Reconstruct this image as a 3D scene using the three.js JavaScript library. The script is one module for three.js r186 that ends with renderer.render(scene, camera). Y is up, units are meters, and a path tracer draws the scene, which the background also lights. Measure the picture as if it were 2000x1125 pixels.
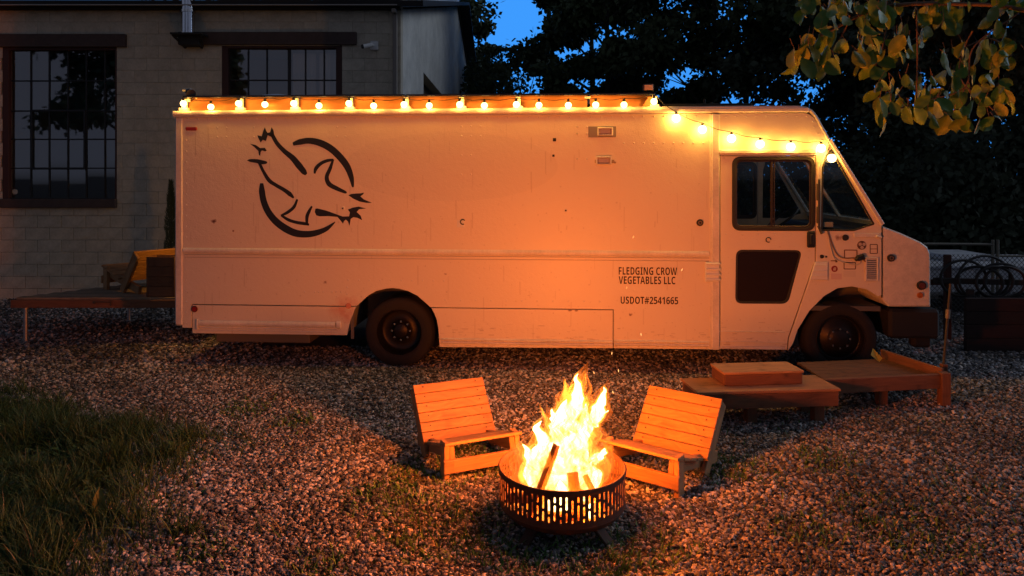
import * as THREE from 'three';
import { mergeGeometries } from 'three/addons/utils/BufferGeometryUtils.js';
import { FontLoader } from 'three/addons/loaders/FontLoader.js';

// ------------------------------------------------------------------ camera, sky, exposure
const scene = new THREE.Scene();
const camera = new THREE.PerspectiveCamera(2 * Math.atan(777 / 1420) * 180 / Math.PI, 2000 / 1554, 0.05, 2000);
camera.position.set(0, 2, 0);
camera.lookAt(0, 2, -10);
camera.setViewOffset(2000, 1554, 0, 429, 2000, 1125);      // a level camera whose picture is shifted down
const renderer = new THREE.WebGLRenderer({ antialias: true });
renderer.setSize(1024, 576);
renderer.toneMapping = THREE.LinearToneMapping;
renderer.toneMappingExposure = 1;
renderer.shadowMap.enabled = true;

const FIRE = new THREE.Color().setRGB(1, 0.18, 0.012), FIRE_POWER = 60;
const BULB = new THREE.Color().setRGB(1, 0.45, 0.055), BULB_POWER = 0.29;
{ // dusk: the glow is low in the sky beyond the truck, the unseen rest is a dim grey blue, set to light walls and gravel
  const W = 512, H = 256, data = new Float32Array(W * H * 4), ss = THREE.MathUtils.smoothstep, mix = (a, b, t) => a.map((v, i) => v + (b[i] - v) * t);
  for (let j = 0; j < H; j++) for (let i = 0; i < W; i++) {
    const el = ((j + .5) / H - .5) * Math.PI, ph = ((i + .5) / W - .5) * 2 * Math.PI, s = Math.max(0, Math.sin(el));
    const toGlow = (Math.cos(ph) * .35 - Math.sin(ph) * .94 + 1) / 2;
    const horizon = mix([.125, .14, .2], [.048, .33, 1.0], ss(toGlow, .45, .98));
    const c = mix(horizon, [.027, .033, .054], ss(s, .22, .75));
    if (el < 0) c.fill(.025);
    data.set([...c, 1], (j * W + i) * 4);
  }
  const t = new THREE.DataTexture(data, W, H, THREE.RGBAFormat, THREE.FloatType);
  t.mapping = THREE.EquirectangularReflectionMapping; t.needsUpdate = true;
  scene.background = t; scene.environment = t;
}
{ // wide soft dusk glow from the right, out of view, placed to light the gable wall
  const glow = new THREE.DirectionalLight(new THREE.Color().setRGB(.88, .95, 1), .55);
  glow.name = 'unseen_side_glow'; glow.position.set(28, 13, -11); glow.target.position.set(0, 0, -8); glow.shadow.radius = 60; glow.castShadow = true;
  glow.shadow.mapSize.set(2048, 2048);
  Object.assign(glow.shadow.camera, { left: -25, right: 25, top: 20, bottom: -20, far: 90 });
  scene.add(glow, glow.target);
}

// ------------------------------------------------------------------ helpers
function rng(seed) { let a = seed >>> 0; return () => { a = (a + 0x6d2b79f5) | 0; let t = Math.imul(a ^ (a >>> 15), 1 | a); t = (t + Math.imul(t ^ (t >>> 7), 61 | t)) ^ t; return ((t ^ (t >>> 14)) >>> 0) / 4294967296; }; }
const R0 = rng(7), V3 = (x, y, z) => new THREE.Vector3(x, y, z), V2 = (x, y) => new THREE.Vector2(x, y);
const used = {};
function numbered(n) { const k = used[n] = (used[n] ?? -1) + 1; return k ? n + '_' + String(k).padStart(3, '0') : n; }
function tag(o, label, category, group, kind) { o.userData = { ...o.userData, label }; if (category) o.userData.category = category; if (group) o.userData.group = group; if (kind) o.userData.kind = kind; return o; }
function thing(name, label, category, [x, y, z] = [0, 0, 0], turn = 0, group) { const o = new THREE.Group(); o.name = numbered(name); o.position.set(x, y, z); o.rotation.y = turn; scene.add(o); return tag(o, label, category, group); }
function part(parent, name, geo, mat, label) {
  const m = new THREE.Mesh(geo, mat); m.name = parent === scene ? numbered(name) : name; m.castShadow = m.receiveShadow = true; parent.add(m);
  if (label) m.userData.label = label;
  return m;
}
const flat = (g) => { const h = g.index ? g.toNonIndexed() : g; for (const k of Object.keys(h.attributes)) if (!['position', 'normal', 'uv'].includes(k)) h.deleteAttribute(k); if (!h.attributes.uv) h.setAttribute('uv', new THREE.BufferAttribute(new Float32Array(h.attributes.position.count * 2), 2)); return h; };
const merge = (list) => mergeGeometries(list.map(flat));
// a box with chamfered edges; uv in metres with u along the longer side
function cb(w, h, d, c = .004) {
  const S = [w / 2, h / 2, d / 2], k = Math.min(c, S[0] * .8, S[1] * .8, S[2] * .8), pos = [], nor = [], uv = [], ou = R0() * 5, ov = R0() * 5;
  const P = (s, a) => s.map((q, i) => q * (i === a ? S[i] : S[i] - k));
  const n = V3(), e1 = V3(), e2 = V3();
  function tri(a, b, q) {
    e1.set(b[0] - a[0], b[1] - a[1], b[2] - a[2]); e2.set(q[0] - a[0], q[1] - a[1], q[2] - a[2]); n.crossVectors(e1, e2).normalize();
    const t = n.x * (a[0] + b[0] + q[0]) + n.y * (a[1] + b[1] + q[1]) + n.z * (a[2] + b[2] + q[2]) > 0 ? [a, b, q] : (n.negate(), [a, q, b]);
    const m = [Math.abs(n.x), Math.abs(n.y), Math.abs(n.z)], ax = m.indexOf(Math.max(...m)); let o = [0, 1, 2].filter((i) => i !== ax); if (S[o[1]] > S[o[0]]) o.reverse();
    for (const p of t) { pos.push(...p); nor.push(n.x, n.y, n.z); uv.push(p[o[0]] + ou, p[o[1]] + ov + ax * .37); }
  }
  const quad = (a, b, q, r) => { tri(a, b, q); tri(a, q, r); };
  for (let a = 0; a < 3; a++) {
    const b = (a + 1) % 3, q = (a + 2) % 3, mk = (sa, sb, sq) => { const s = []; s[a] = sa; s[b] = sb; s[q] = sq; return s; };
    for (const s of [-1, 1]) quad(P(mk(s, -1, -1), a), P(mk(s, 1, -1), a), P(mk(s, 1, 1), a), P(mk(s, -1, 1), a));
    for (const s of [-1, 1]) for (const t of [-1, 1]) quad(P(mk(s, t, -1), a), P(mk(s, t, 1), a), P(mk(s, t, 1), b), P(mk(s, t, -1), b));
  }
  for (const x of [-1, 1]) for (const y of [-1, 1]) for (const z of [-1, 1]) tri(P([x, y, z], 0), P([x, y, z], 1), P([x, y, z], 2));
  const g = new THREE.BufferGeometry();
  g.setAttribute('position', new THREE.Float32BufferAttribute(pos, 3)); g.setAttribute('normal', new THREE.Float32BufferAttribute(nor, 3)); g.setAttribute('uv', new THREE.Float32BufferAttribute(uv, 2));
  return g;
}
const B = (w, h, d, x, y, z, c, rx = 0, ry = 0, rz = 0) => cb(w, h, d, c).applyMatrix4(new THREE.Matrix4().compose(V3(x, y, z), new THREE.Quaternion().setFromEuler(new THREE.Euler(rx, ry, rz)), V3(1, 1, 1)));
// a chamfered bar from a to b; `up` is the direction of its height
function bar(a, b, h, w, up = V3(0, 1, 0), c = .004) {
  const x = b.clone().sub(a), L = x.length(); x.normalize(); const z = x.clone().cross(up).normalize(), y = z.clone().cross(x);
  return cb(L, h, w, c).applyMatrix4(new THREE.Matrix4().makeBasis(x, y, z).setPosition(a.clone().add(b).multiplyScalar(.5)));
}
const cyl = (a, b, r1, r2 = r1, n = 12) => { const d = b.clone().sub(a); return new THREE.CylinderGeometry(r2, r1, d.length(), n).applyMatrix4(new THREE.Matrix4().compose(a.clone().add(b).multiplyScalar(.5), new THREE.Quaternion().setFromUnitVectors(V3(0, 1, 0), d.normalize()), V3(1, 1, 1))); };
const tube = (pts, r, seg = 40, n = 6) => new THREE.TubeGeometry(new THREE.CatmullRomCurve3(pts), seg, r, n);
const shapeOf = (pts) => new THREE.Shape(pts.map(([x, y]) => V2(x, y)));
function ext(pts, depth, z, bevel = .003, holes = []) {
  const s = Array.isArray(pts) ? shapeOf(pts) : pts; for (const h of holes) s.holes.push(h.getPoints ? new THREE.Path(h.getPoints(6)) : new THREE.Path(h.map(([x, y]) => V2(x, y))));
  return new THREE.ExtrudeGeometry(s, { depth: depth - 2 * bevel, bevelEnabled: bevel > 0, bevelThickness: bevel, bevelSize: bevel, bevelOffset: -bevel, bevelSegments: 1, curveSegments: 8 }).translate(0, 0, z + bevel);
}
// polygon with rounded corners
function rounded(pts, r) {
  const s = new THREE.Shape(), n = pts.length;
  for (let i = 0; i < n; i++) {
    const p = V2(...pts[i]), a = V2(...pts[(i + n - 1) % n]).sub(p).normalize().multiplyScalar(r).add(p), b = V2(...pts[(i + 1) % n]).sub(p).normalize().multiplyScalar(r).add(p);
    i ? s.lineTo(a.x, a.y) : s.moveTo(a.x, a.y);
    s.quadraticCurveTo(p.x, p.y, b.x, b.y);
  }
  s.closePath(); return s;
}
const ringOf = (pts, r, w, depth, z) => { // a frame that follows a rounded polygon
  const cx = pts.reduce((a, p) => a + p[0], 0) / pts.length, cy = pts.reduce((a, p) => a + p[1], 0) / pts.length;
  const inner = pts.map(([x, y]) => { const dx = cx - x, dy = cy - y; return [x + Math.sign(dx) * w, y + Math.sign(dy) * w]; });
  return ext(rounded(pts, r), depth, z, .004, [rounded(inner, r * .75)]);
};

// ------------------------------------------------------------------ textures and materials
function lattice(n, seed) { const r = rng(seed), a = new Float32Array(n * n).map(() => r()); return (x, y) => { const X = Math.floor(x), Y = Math.floor(y), u = x - X, v = y - Y, s = u * u * (3 - 2 * u), t = v * v * (3 - 2 * v), g = (i, j) => a[(((j % n) + n) % n) * n + (((i % n) + n) % n)]; return (g(X, Y) * (1 - s) + g(X + 1, Y) * s) * (1 - t) + (g(X, Y + 1) * (1 - s) + g(X + 1, Y + 1) * s) * t; }; }
function dataTex(size, fn, srgb = false, rx = 1, ry = rx) {
  const d = new Uint8Array(size * size * 4);
  for (let j = 0; j < size; j++) for (let i = 0; i < size; i++) { const c = fn(i / size, j / size), o = (j * size + i) * 4; for (let k = 0; k < 3; k++) d[o + k] = Math.max(0, Math.min(255, (c.length ? c[k] : c) * 255)); d[o + 3] = 255; }
  const t = new THREE.DataTexture(d, size, size); t.wrapS = t.wrapT = THREE.RepeatWrapping; t.magFilter = THREE.LinearFilter; t.minFilter = THREE.LinearMipmapLinearFilter; if (srgb) t.colorSpace = THREE.SRGBColorSpace; t.repeat.set(rx, ry); t.needsUpdate = true; return t;
}
const again = (t, rx, ry = rx) => { const c = t.clone(); c.repeat.set(rx, ry); c.needsUpdate = true; return c; };
const n8 = lattice(8, 1), n16 = lattice(16, 2), n32 = lattice(32, 3), n64 = lattice(64, 4), n128 = lattice(128, 5), n256 = lattice(256, 6);
const grain = dataTex(512, (u, v) => { const w = v * 16 + n8(u * 8, v * 8) * 1.6, a = n64(u * 4, w * 4), b = n256(u * 16, v * 256 + n8(u * 8, v * 8) * 6), k = Math.pow(n16(u * 16, v * 16), 6); const q = .62 + .28 * a + .24 * b - .36 * k; return [q, q * .95, q * .88]; }, false, .8, .8);
const mottle = dataTex(512, (u, v) => .62 + .2 * n8(u * 8, v * 8) + .14 * n32(u * 32, v * 32) + .12 * n128(u * 128, v * 128));
const rough = dataTex(512, (u, v) => .35 * n32(u * 32, v * 32) + .35 * n128(u * 128, v * 128) + .3 * n256(u * 256, v * 256));
const soil = dataTex(512, (u, v) => { const a = n32(u * 32, v * 32), b = n256(u * 256, v * 256), q = .35 + .4 * b + .25 * a; return [q, q * .93, q * .86]; }, false, 1, 1);
const M = (r, g, b, roughness = .8, o = {}) => new THREE.MeshStandardMaterial({ color: new THREE.Color().setRGB(r, g, b), roughness, ...o });
const woodMat = (r, g, b, ro = .75) => M(r, g, b, ro, { map: grain, bumpMap: grain, bumpScale: .0012 });
const mat = {
  paint: M(.74, .665, .54, .42, { map: again(mottle, .6), roughnessMap: null, bumpMap: again(mottle, .9), bumpScale: .007 }),
  trim: M(.72, .67, .6, .4, { map: again(mottle, .9) }),
  roofPaint: M(.6, .56, .5, .5, { map: again(mottle, .7) }),
  dark: M(.012, .011, .01, .8), rubber: M(.018, .016, .015, .7), black: M(.008, .008, .009, .45), inner: M(.05, .043, .035, .8),
  tyre: M(.013, .01, .009, .85, { map: again(mottle, 3), bumpMap: rough, bumpScale: .002 }), rim: M(.022, .017, .015, .45, { metalness: .6 }),
  glass: new THREE.MeshPhysicalMaterial({ color: new THREE.Color().setRGB(.8, .83, .8), roughness: .02, transmission: 1, thickness: 0, ior: 1.5 }),
  oldGlass: new THREE.MeshPhysicalMaterial({ color: new THREE.Color().setRGB(.75, .78, .78), roughness: .02, transmission: 1, thickness: 0, ior: 2.3 }),
  tint: M(.016, .009, .004, .22),
  red: M(.25, .012, .008, .3), amber: M(.42, .12, .01, .3), chrome: M(.55, .54, .52, .25, { metalness: 1 }), galv: M(.42, .43, .43, .45, { metalness: .8, map: again(mottle, 4) }),
  pine: woodMat(.4, .2, .08), pineB: woodMat(.36, .18, .07), pineC: woodMat(.44, .225, .09), deck: woodMat(.34, .27, .19), deckB: woodMat(.28, .22, .15), brown: woodMat(.2, .085, .04), brownB: woodMat(.15, .065, .03),
  block: [M(.58, .51, .385, .9), M(.56, .49, .37, .9), M(.6, .53, .405, .9)], mortar: M(.46, .41, .33, .95),
  sidewall: M(.72, .7, .64, .9), lintel: M(.085, .055, .045, .85, { map: again(mottle, 2) }), frame: M(.05, .016, .01, .7), sash: M(.012, .012, .013, .6), fascia: M(.02, .017, .015, .8), white: M(.62, .62, .6, .6),
  logo: M(.012, .011, .012, .5), ink: M(.03, .012, .01, .6),
  steel: M(.08, .035, .02, .7, { metalness: .35, map: again(mottle, 5), bumpMap: rough, bumpScale: .001 }),
  char: M(.3, .14, .055, .95, { map: grain, bumpMap: rough, bumpScale: .006 }), ash: M(.32, .25, .2, 1, { map: again(mottle, 6), bumpMap: rough, bumpScale: .01 }),
  bark: M(.045, .033, .024, .95, { map: again(mottle, 3), bumpMap: rough, bumpScale: .02 }),
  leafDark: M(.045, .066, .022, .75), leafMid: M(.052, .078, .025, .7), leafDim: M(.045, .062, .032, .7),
  bigLeaf: [[.12, .27, .025], [.095, .22, .022], [.17, .25, .028]].map(([r, g, b]) => new THREE.MeshPhysicalMaterial({ color: new THREE.Color().setRGB(r, g, b), roughness: .55, transmission: .25, thickness: 0, map: again(mottle, 8) })),
  iron: M(.06, .018, .012, .8), post: M(.2, .19, .15, .6, { metalness: .4 }), wire: M(.04, .04, .037, .6),
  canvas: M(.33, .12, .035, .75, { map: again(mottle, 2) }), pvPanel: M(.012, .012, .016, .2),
};
for (const m of mat.block) { m.map = again(mottle, 1.3); m.bumpMap = again(rough, 1.2); m.bumpScale = .004; }
mat.sidewall.map = again(mottle, .35); mat.sidewall.bumpMap = again(rough, .5); mat.sidewall.bumpScale = .012;
const glowMat = (r, g, b, o = {}) => new THREE.MeshStandardMaterial({ color: 0x000000, roughness: 1, emissive: new THREE.Color().setRGB(1, 1, 1), emissiveIntensity: 1, ...o, emissive: new THREE.Color().setRGB(Math.min(1, r / Math.max(r, g, b)), g / Math.max(r, g, b), b / Math.max(r, g, b)), emissiveIntensity: Math.max(r, g, b) });

// the print and wear of the truck's side: faded outline of an old sign, dirt specks, rust runs
function sideTexture() {
  const W = 2048, H = 768, c = document.createElement('canvas'); c.width = W; c.height = H; const x = c.getContext('2d'), r = rng(31), U = (u) => u / 8 * W, Vv = (v) => H - v / 3 * H;
  x.fillStyle = '#f4f2ee'; x.fillRect(0, 0, W, H);
  x.fillStyle = 'rgba(196,190,190,0.1)'; x.beginPath(); x.ellipse(U(2.95), Vv(2.12), U(1.12), 768 / 3 * .36, 0, 0, 7); x.fill();
  for (let i = 0; i < 900; i++) { x.fillStyle = `rgba(120,95,75,${.05 + r() * .13})`; x.beginPath(); x.ellipse(r() * W, Vv(.2 + r() * r() * 2.5), .6 + r() * 2.2, .6 + r() * 1.8, 0, 0, 7); x.fill(); }
  for (let i = 0; i < 130; i++) { const u = .1 + r() * 5.6, v = .3 + r() * 2.3, L = .04 + r() * .22; x.strokeStyle = `rgba(120,88,62,${.05 + r() * .12})`; x.lineWidth = .8 + r() * 2.4; x.beginPath(); x.moveTo(U(u), Vv(v)); x.lineTo(U(u) + r() * 2 - 1, Vv(v - L)); x.stroke(); }
  for (const [u, v, a, s] of [[.41, 1.54, .85, 6], [1.83, .66, .3, 26], [1.88, .56, .3, 22], [1.76, .6, .22, 22], [4.82, .6, .5, 4], [4.2, .64, .7, 4], [4.26, .64, .7, 4], [2.9, 1.0, .3, 3], [1.62, .9, .4, 4], [6.9, 1.4, .3, 8]]) for (let i = 0; i < 16; i++) { x.fillStyle = s > 20 ? `rgba(190,60,40,${a * .16})` : `rgba(70,28,12,${a * .3})`; x.beginPath(); x.ellipse(U(u) + (r() - .5) * s * 2, Vv(v) + (r() - .5) * s * 1.2, s * (.3 + r() * .5), s * (.2 + r() * .4), r() * 3, 0, 7); x.fill(); }
  for (let i = 0; i < 260; i++) { const u = 2.8 + r() * 3.6; x.fillStyle = `rgba(90,60,40,${.06 + r() * .2})`; x.fillRect(U(u), Vv(.25 + r() * r() * .3), 2 + r() * 16, 1 + r() * 1.5); }
  const t = new THREE.CanvasTexture(c); t.colorSpace = THREE.SRGBColorSpace; t.wrapS = t.wrapT = THREE.RepeatWrapping; t.repeat.set(1 / 8, 1 / 3); return t;
}
mat.side = mat.paint.clone(); mat.side.map = sideTexture(); mat.side.bumpMap = again(mottle, 1.1);
const font = await new FontLoader().loadAsync('fonts/droid/droid_sans_bold.typeface.json');

// ------------------------------------------------------------------ ground
{
  const g = new THREE.PlaneGeometry(1600, 1600, 1, 1).rotateX(-Math.PI / 2);
  const uv = g.attributes.uv; for (let i = 0; i < uv.count; i++) uv.setXY(i, uv.getX(i) * 1600, uv.getY(i) * 1600);
  const m = part(scene, 'ground', g, M(.095, .07, .055, .95, { map: soil, bumpMap: rough, bumpScale: .015 })); m.userData.kind = 'structure';
}
const inGrass = (x, z) => { const d = -z, edge = d > 5.6 ? -2.75 - (d - 5.6) * 1.9 : -2.0 - (d - 3.6) * .36; return x - edge + (n16(x * 1.7 + 40, z * 1.7 + 40) - .5) * .9 < 0 && d < 7.3; };
const WEEDS = [[-1.78, -5.95, .2, 60], [-.42, -4.12, .42, 260], [-.8, -4.55, .3, 150], [-.28, -5.1, .34, 190], [.1, -5.0, .22, 60], [1.5, -4.95, .3, 120], [2.25, -4.15, .42, 150], [2.2, -5.1, .26, 80], [.45, -3.78, .26, 110], [0, -3.8, .2, 60], [-2.3, -6.25, .25, 50], [-1.7, -3.9, .25, 50], [1.65, -4.1, .25, 50], [-.62, -4.9, .3, 120], [.75, -3.85, .25, 90], [2.9, -4.6, .3, 60], [-1.0, -3.75, .2, 40], [1.2, -5.3, .3, 80]];
const inWeeds = (x, z) => WEEDS.some(([a, b, r]) => (x - a) ** 2 + (z - b) ** 2 < r * r * .5);
{ // gravel: one low stone shape in three variants, scattered at its real density
  const grp = new THREE.Group(); grp.name = 'gravel'; grp.userData = { kind: 'stuff', label: 'crushed grey and brown gravel covering the yard', category: 'gravel' }; scene.add(grp);
  const r = rng(11), lists = [[], [], []], m4 = new THREE.Matrix4(), q = new THREE.Quaternion(), e = new THREE.Euler(), col = new THREE.Color();
  const spots = [];
  for (const [d0, d1, per] of [[3.35, 4.6, 6800], [4.6, 6, 5200], [6, 7.6, 3600], [7.6, 9.5, 1900], [9.5, 12, 900]]) {
    const area = (d1 - d0) * (d1 + d0) * .74, n = Math.round(area * per);
    for (let i = 0; i < n; i++) { const d = d0 + r() * (d1 - d0), x = (r() * 2 - 1) * (d * .74); if (d > 8.6 && x > -3 && x < 3.9) continue; if (inGrass(x, -d) && r() < .9) continue; if (inWeeds(x, -d) && r() < .45) continue; spots.push([x, -d, d]); }
  }
  for (const [x, z, d] of spots) {
    const tone = .55 + .9 * n16(x * 1.3 + 30, z * 1.3 + 60) * (.6 + .8 * n32(x * 4 + 30, z * 4 + 70)), s = (.005 + Math.pow(r(), 2.2) * .0112) * (.8 + .4 * n16(x * .8 + 70, z * .8 + 20)) * (d > 6 ? 1.1 : 1) * (d > 7.6 ? 1.25 : 1), hump = n8(x * .9 + 20, z * .9 + 20) * .012;
    q.setFromEuler(e.set((r() - .5) * 1.5, r() * 6.28, (r() - .5) * 1.5));
    m4.compose(V3(x, s * .35 + hump, z), q, V3(s * (.8 + r() * .8), s * (.42 + r() * .4), s * (.75 + r() * .6)));
    const t = r(), k = (.038 + Math.pow(r(), 2.1) * .48) * tone, w = t < .45 ? [1, .93, .9] : t < .7 ? [1, .84, .74] : t < .88 ? [.92, .9, .96] : [1, .78, .62];
    lists[(r() * 3) | 0].push([m4.clone(), w.map((v) => v * k)]);
  }
  lists.forEach((L, v) => {
    const g = new THREE.IcosahedronGeometry(1, v === 2 ? 1 : 0), p = g.attributes.position, f = lattice(16, 60 + v);
    for (let i = 0; i < p.count; i++) { const a = V3().fromBufferAttribute(p, i), k = .72 + .55 * f(a.x * 3 + 8.1 + a.z * 2, a.y * 3 + 8.1 - a.z * 3); p.setXYZ(i, a.x * k, a.y * k, a.z * k); }
    g.computeVertexNormals();
    const im = new THREE.InstancedMesh(g, M(1, 1, 1, .8, { flatShading: true }), L.length); im.name = 'gravel_stones'; im.castShadow = im.receiveShadow = true; im.userData.kind = 'stuff';
    L.forEach(([m, c], i) => { im.setMatrixAt(i, m); im.setColorAt(i, col.setRGB(...c)); });
    grp.add(im);
  });
}
// grass and weeds
function bladeGeo(bend) {
  const pos = [], rows = 4, g = new THREE.BufferGeometry(), P = (t, s) => [s * .5 * (1 - t * t * .95), t - bend * bend * .25 * t * t, bend * t * t];
  for (let i = 0; i < rows; i++) { const a = i / rows, b = (i + 1) / rows; pos.push(...P(a, -1), ...P(a, 1), ...P(b, 1), ...P(a, -1), ...P(b, 1), ...P(b, -1)); }
  g.setAttribute('position', new THREE.Float32BufferAttribute(pos, 3)); g.computeVertexNormals(); return g;
}
function blades(name, label, spots, seed, hMin, hMax, wid, fresh) {
  const r = rng(seed), grp = new THREE.Group(), col = new THREE.Color(); grp.name = name; grp.userData = { kind: 'stuff', label, category: 'grass' }; scene.add(grp);
  const L = [[], []]; spots.forEach((s) => L[(r() * 2) | 0].push(s));
  L.forEach((l, v) => {
    const im = new THREE.InstancedMesh(bladeGeo(v ? .75 : .3), M(1, 1, 1, .65), l.length), m = new THREE.Matrix4(), q = new THREE.Quaternion(); im.name = 'grass_blades'; im.userData.kind = 'stuff'; im.castShadow = im.receiveShadow = true;
    l.forEach(([x, z, k], i) => { const h = (hMin + r() * (hMax - hMin)) * (k ?? 1); q.setFromEuler(new THREE.Euler((r() - .5) * .9, r() * 6.28, (r() - .5) * .9)); m.compose(V3(x, -.004, z), q, V3(wid * (.6 + r() * .9), h, h)); im.setMatrixAt(i, m); const t = r(), d = (.6 + r() * .8) * (fresh ? 2.4 : 1); im.setColorAt(i, t < .84 ? col.setRGB(.024 * d, .06 * d, .008 * d) : t < .97 ? col.setRGB(.04 * d, .075 * d, .012 * d) : col.setRGB(.13 * d, .11 * d, .045 * d)); });
    grp.add(im);
  });
}
{
  const r = rng(21), s = [];
  while (s.length < 26000) { const d = 3.4 + r() * 4, x = -d * .74 - .2 + r() * 3.2; const thin = Math.pow(r(), 3) * .6; if (!inGrass(x - thin, -d)) continue; const clump = n32(x * 5 + 50, -d * 5 + 90); if (r() > clump * 1.4) continue; s.push([x, -d, .45 + clump * 1.2]); }
  blades('grass', 'rough uncut grass patch at the left edge of the gravel', s, 22, .05, .19, .006);
  const w = [];
  for (const [x, z, R, n] of WEEDS) for (let i = 0; i < n * 4.2; i++) { const a = r() * 6.28, q = R * Math.sqrt(r()) * (.5 + n8(x * 3 + Math.cos(a) * 2 + 10, z * 3 + Math.sin(a) * 2 + 20)); w.push([x + Math.cos(a) * q, z + Math.sin(a) * q]); }
  for (let i = 0; i < 1400; i++) { const d = 3.6 + r() * 3, x = (r() * 2 - 1) * d * .7; w.push([x, -d]); }
  blades('weeds', 'short weeds and grass tufts growing through the gravel around the fire', w, 23, .018, .065, .009, 1);
}

// ------------------------------------------------------------------ building
{
  const bx = -1.834, bz = -12, b = thing('block_building', 'pale painted block building with steel windows behind the truck', 'building', [bx, 0, bz]);
  const L = (x) => x - bx; // world x to building x
  const wins = [[-8.41, -6.525, 1.535, 4.165], [-4.79, -2.806, 1.535, 4.195]].map(([a, c, d, e]) => [L(a), L(c), d, e]);
  const rect = ([a, c, d, e]) => [[a, d], [c, d], [c, e], [a, e]];
  part(b, 'front_wall', ext([[-12.5, 0], [0, 0], [0, 4.86], [-12.5, 4.86]], .2, -.236, 0, wins.map(rect)), mat.mortar);
  // blocks, each its own piece, where they show
  const cache = {}, r = rng(41);
  for (let row = 0; row < 24; row++) {
    const y0 = row * .2 - .02, y1 = Math.min(y0 + .2, 4.77); if (y1 - y0 < .08) continue;
    for (let k = 0; k < 33; k++) {
      let x1 = -k * .4 + (row % 2 ? .2 : 0), x0 = x1 - .4; x1 = Math.min(x1, 0); if (x1 - x0 < .05 || x0 < L(-9.4)) continue;
      if (x0 > L(-5.4) && y0 < 2.9) continue;
      const spans = [[x0, x1]];
      for (const w of wins) if (y1 > w[2] + .05 && y0 < w[3] - .05) for (let i = spans.length - 1; i >= 0; i--) { const [a, c] = spans[i]; if (c <= w[0] || a >= w[1]) continue; spans.splice(i, 1); if (a < w[0] - .04) spans.push([a, w[0]]); if (c > w[1] + .04) spans.push([w[1], c]); }
      for (const [a, c] of spans) {
        const gap = y0 < 1.4 ? .006 : .0025, w = c - a - gap, h = y1 - y0 - gap, v = (r() * 3) | 0, key = [w.toFixed(2), h.toFixed(2), v].join();
        const g = cache[key] ??= cb(w, h, .036, .003);
        const m = part(b, 'block', g, mat.block[v]); m.position.set((a + c) / 2, (y0 + y1) / 2, -.018 + (r() - .5) * .002);
      }
    }
  }
  // gable wall that runs back to the ridge, with its tall doorway
  const zy = (g) => g.rotateY(Math.PI / 2); // shape x = distance behind the front, becomes -z
  const gable = ext([[.24, 0], [25, 0], [25, 4.78], [12.5, 7.78], [.24, 4.84]], .22, -.225, 0, [[[3.1, .02], [9, .02], [9, 4.2], [3.1, 4.2]]]);
  part(b, 'gable_wall', zy(gable), mat.sidewall);
  part(b, 'doorway_panel', zy(ext([[3.1, .02], [9, .02], [9, 4.2], [3.1, 4.2]], .05, -.33, 0)), woodMat(.3, .22, .13));
  part(b, 'back_wall', B(12.5, 4.78, .2, -6.25, 2.39, -25.1, .002), mat.sidewall);
  part(b, 'far_wall', B(.2, 4.78, 24.7, -12.62, 2.39, -12.6, .002), mat.sidewall);
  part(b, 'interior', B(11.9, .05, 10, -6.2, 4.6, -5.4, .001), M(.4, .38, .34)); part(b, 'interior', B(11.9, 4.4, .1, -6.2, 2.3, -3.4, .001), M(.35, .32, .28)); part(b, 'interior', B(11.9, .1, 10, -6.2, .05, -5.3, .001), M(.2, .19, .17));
  const roof = part(b, 'roof', merge([bar(V3(-6.2, 4.83, .25), V3(-6.2, 7.9, -12.6), .1, 13.2), bar(V3(-6.2, 7.9, -12.5), V3(-6.2, 4.78, -25.3), .1, 13.2)]), mat.fascia);
  part(b, 'eave_fascia', B(12.6, .12, .03, -6.3, 4.82, .14, .003), mat.fascia);
  part(b, 'soffit', B(12.5, .02, .13, -6.25, 4.785, .065, .002), mat.fascia);
  part(b, 'rake_board', bar(V3(.025, 4.9, .1), V3(.025, 7.92, -12.5), .2, .04), mat.white); part(b, 'rake_board', bar(V3(.025, 7.95, -12.5), V3(.025, 4.8, -25.2), .24, .04), M(.16, .15, .13));
  { const pts = []; for (let i = 0; i <= 8; i++) { const a = Math.PI + i / 8 * Math.PI; pts.push([Math.cos(a) * .06, Math.sin(a) * .05]); } for (let i = 8; i >= 0; i--) { const a = Math.PI + i / 8 * Math.PI; pts.push([Math.cos(a) * .054, Math.sin(a) * .045]); }
    part(b, 'gutter', ext(pts, 12.4, -12.3, 0).rotateY(Math.PI / 2).translate(0, 4.86, .215).translate(-12.2, 0, 0), mat.fascia);
    part(b, 'gutter_bead', cyl(V3(-12.4, 4.795, .276), V3(-.02, 4.795, .276), .012, .012, 6), M(.3, .27, .24, .5)); }
  part(b, 'downspout', merge([B(.075, 4.6, .07, -.085, 2.4, .055, .012), B(.075, .07, .2, -.085, 4.72, .13, .012)]), M(.22, .19, .16, .6));
  for (const [x0, x1] of [[L(-9.2), L(-6.355)], [L(-5.49), L(-2.56)]]) part(b, 'lintel', B(x1 - x0, .21, .1, (x0 + x1) / 2, x0 < -6 ? 4.265 : 4.3, .01, .006), mat.lintel);
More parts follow.
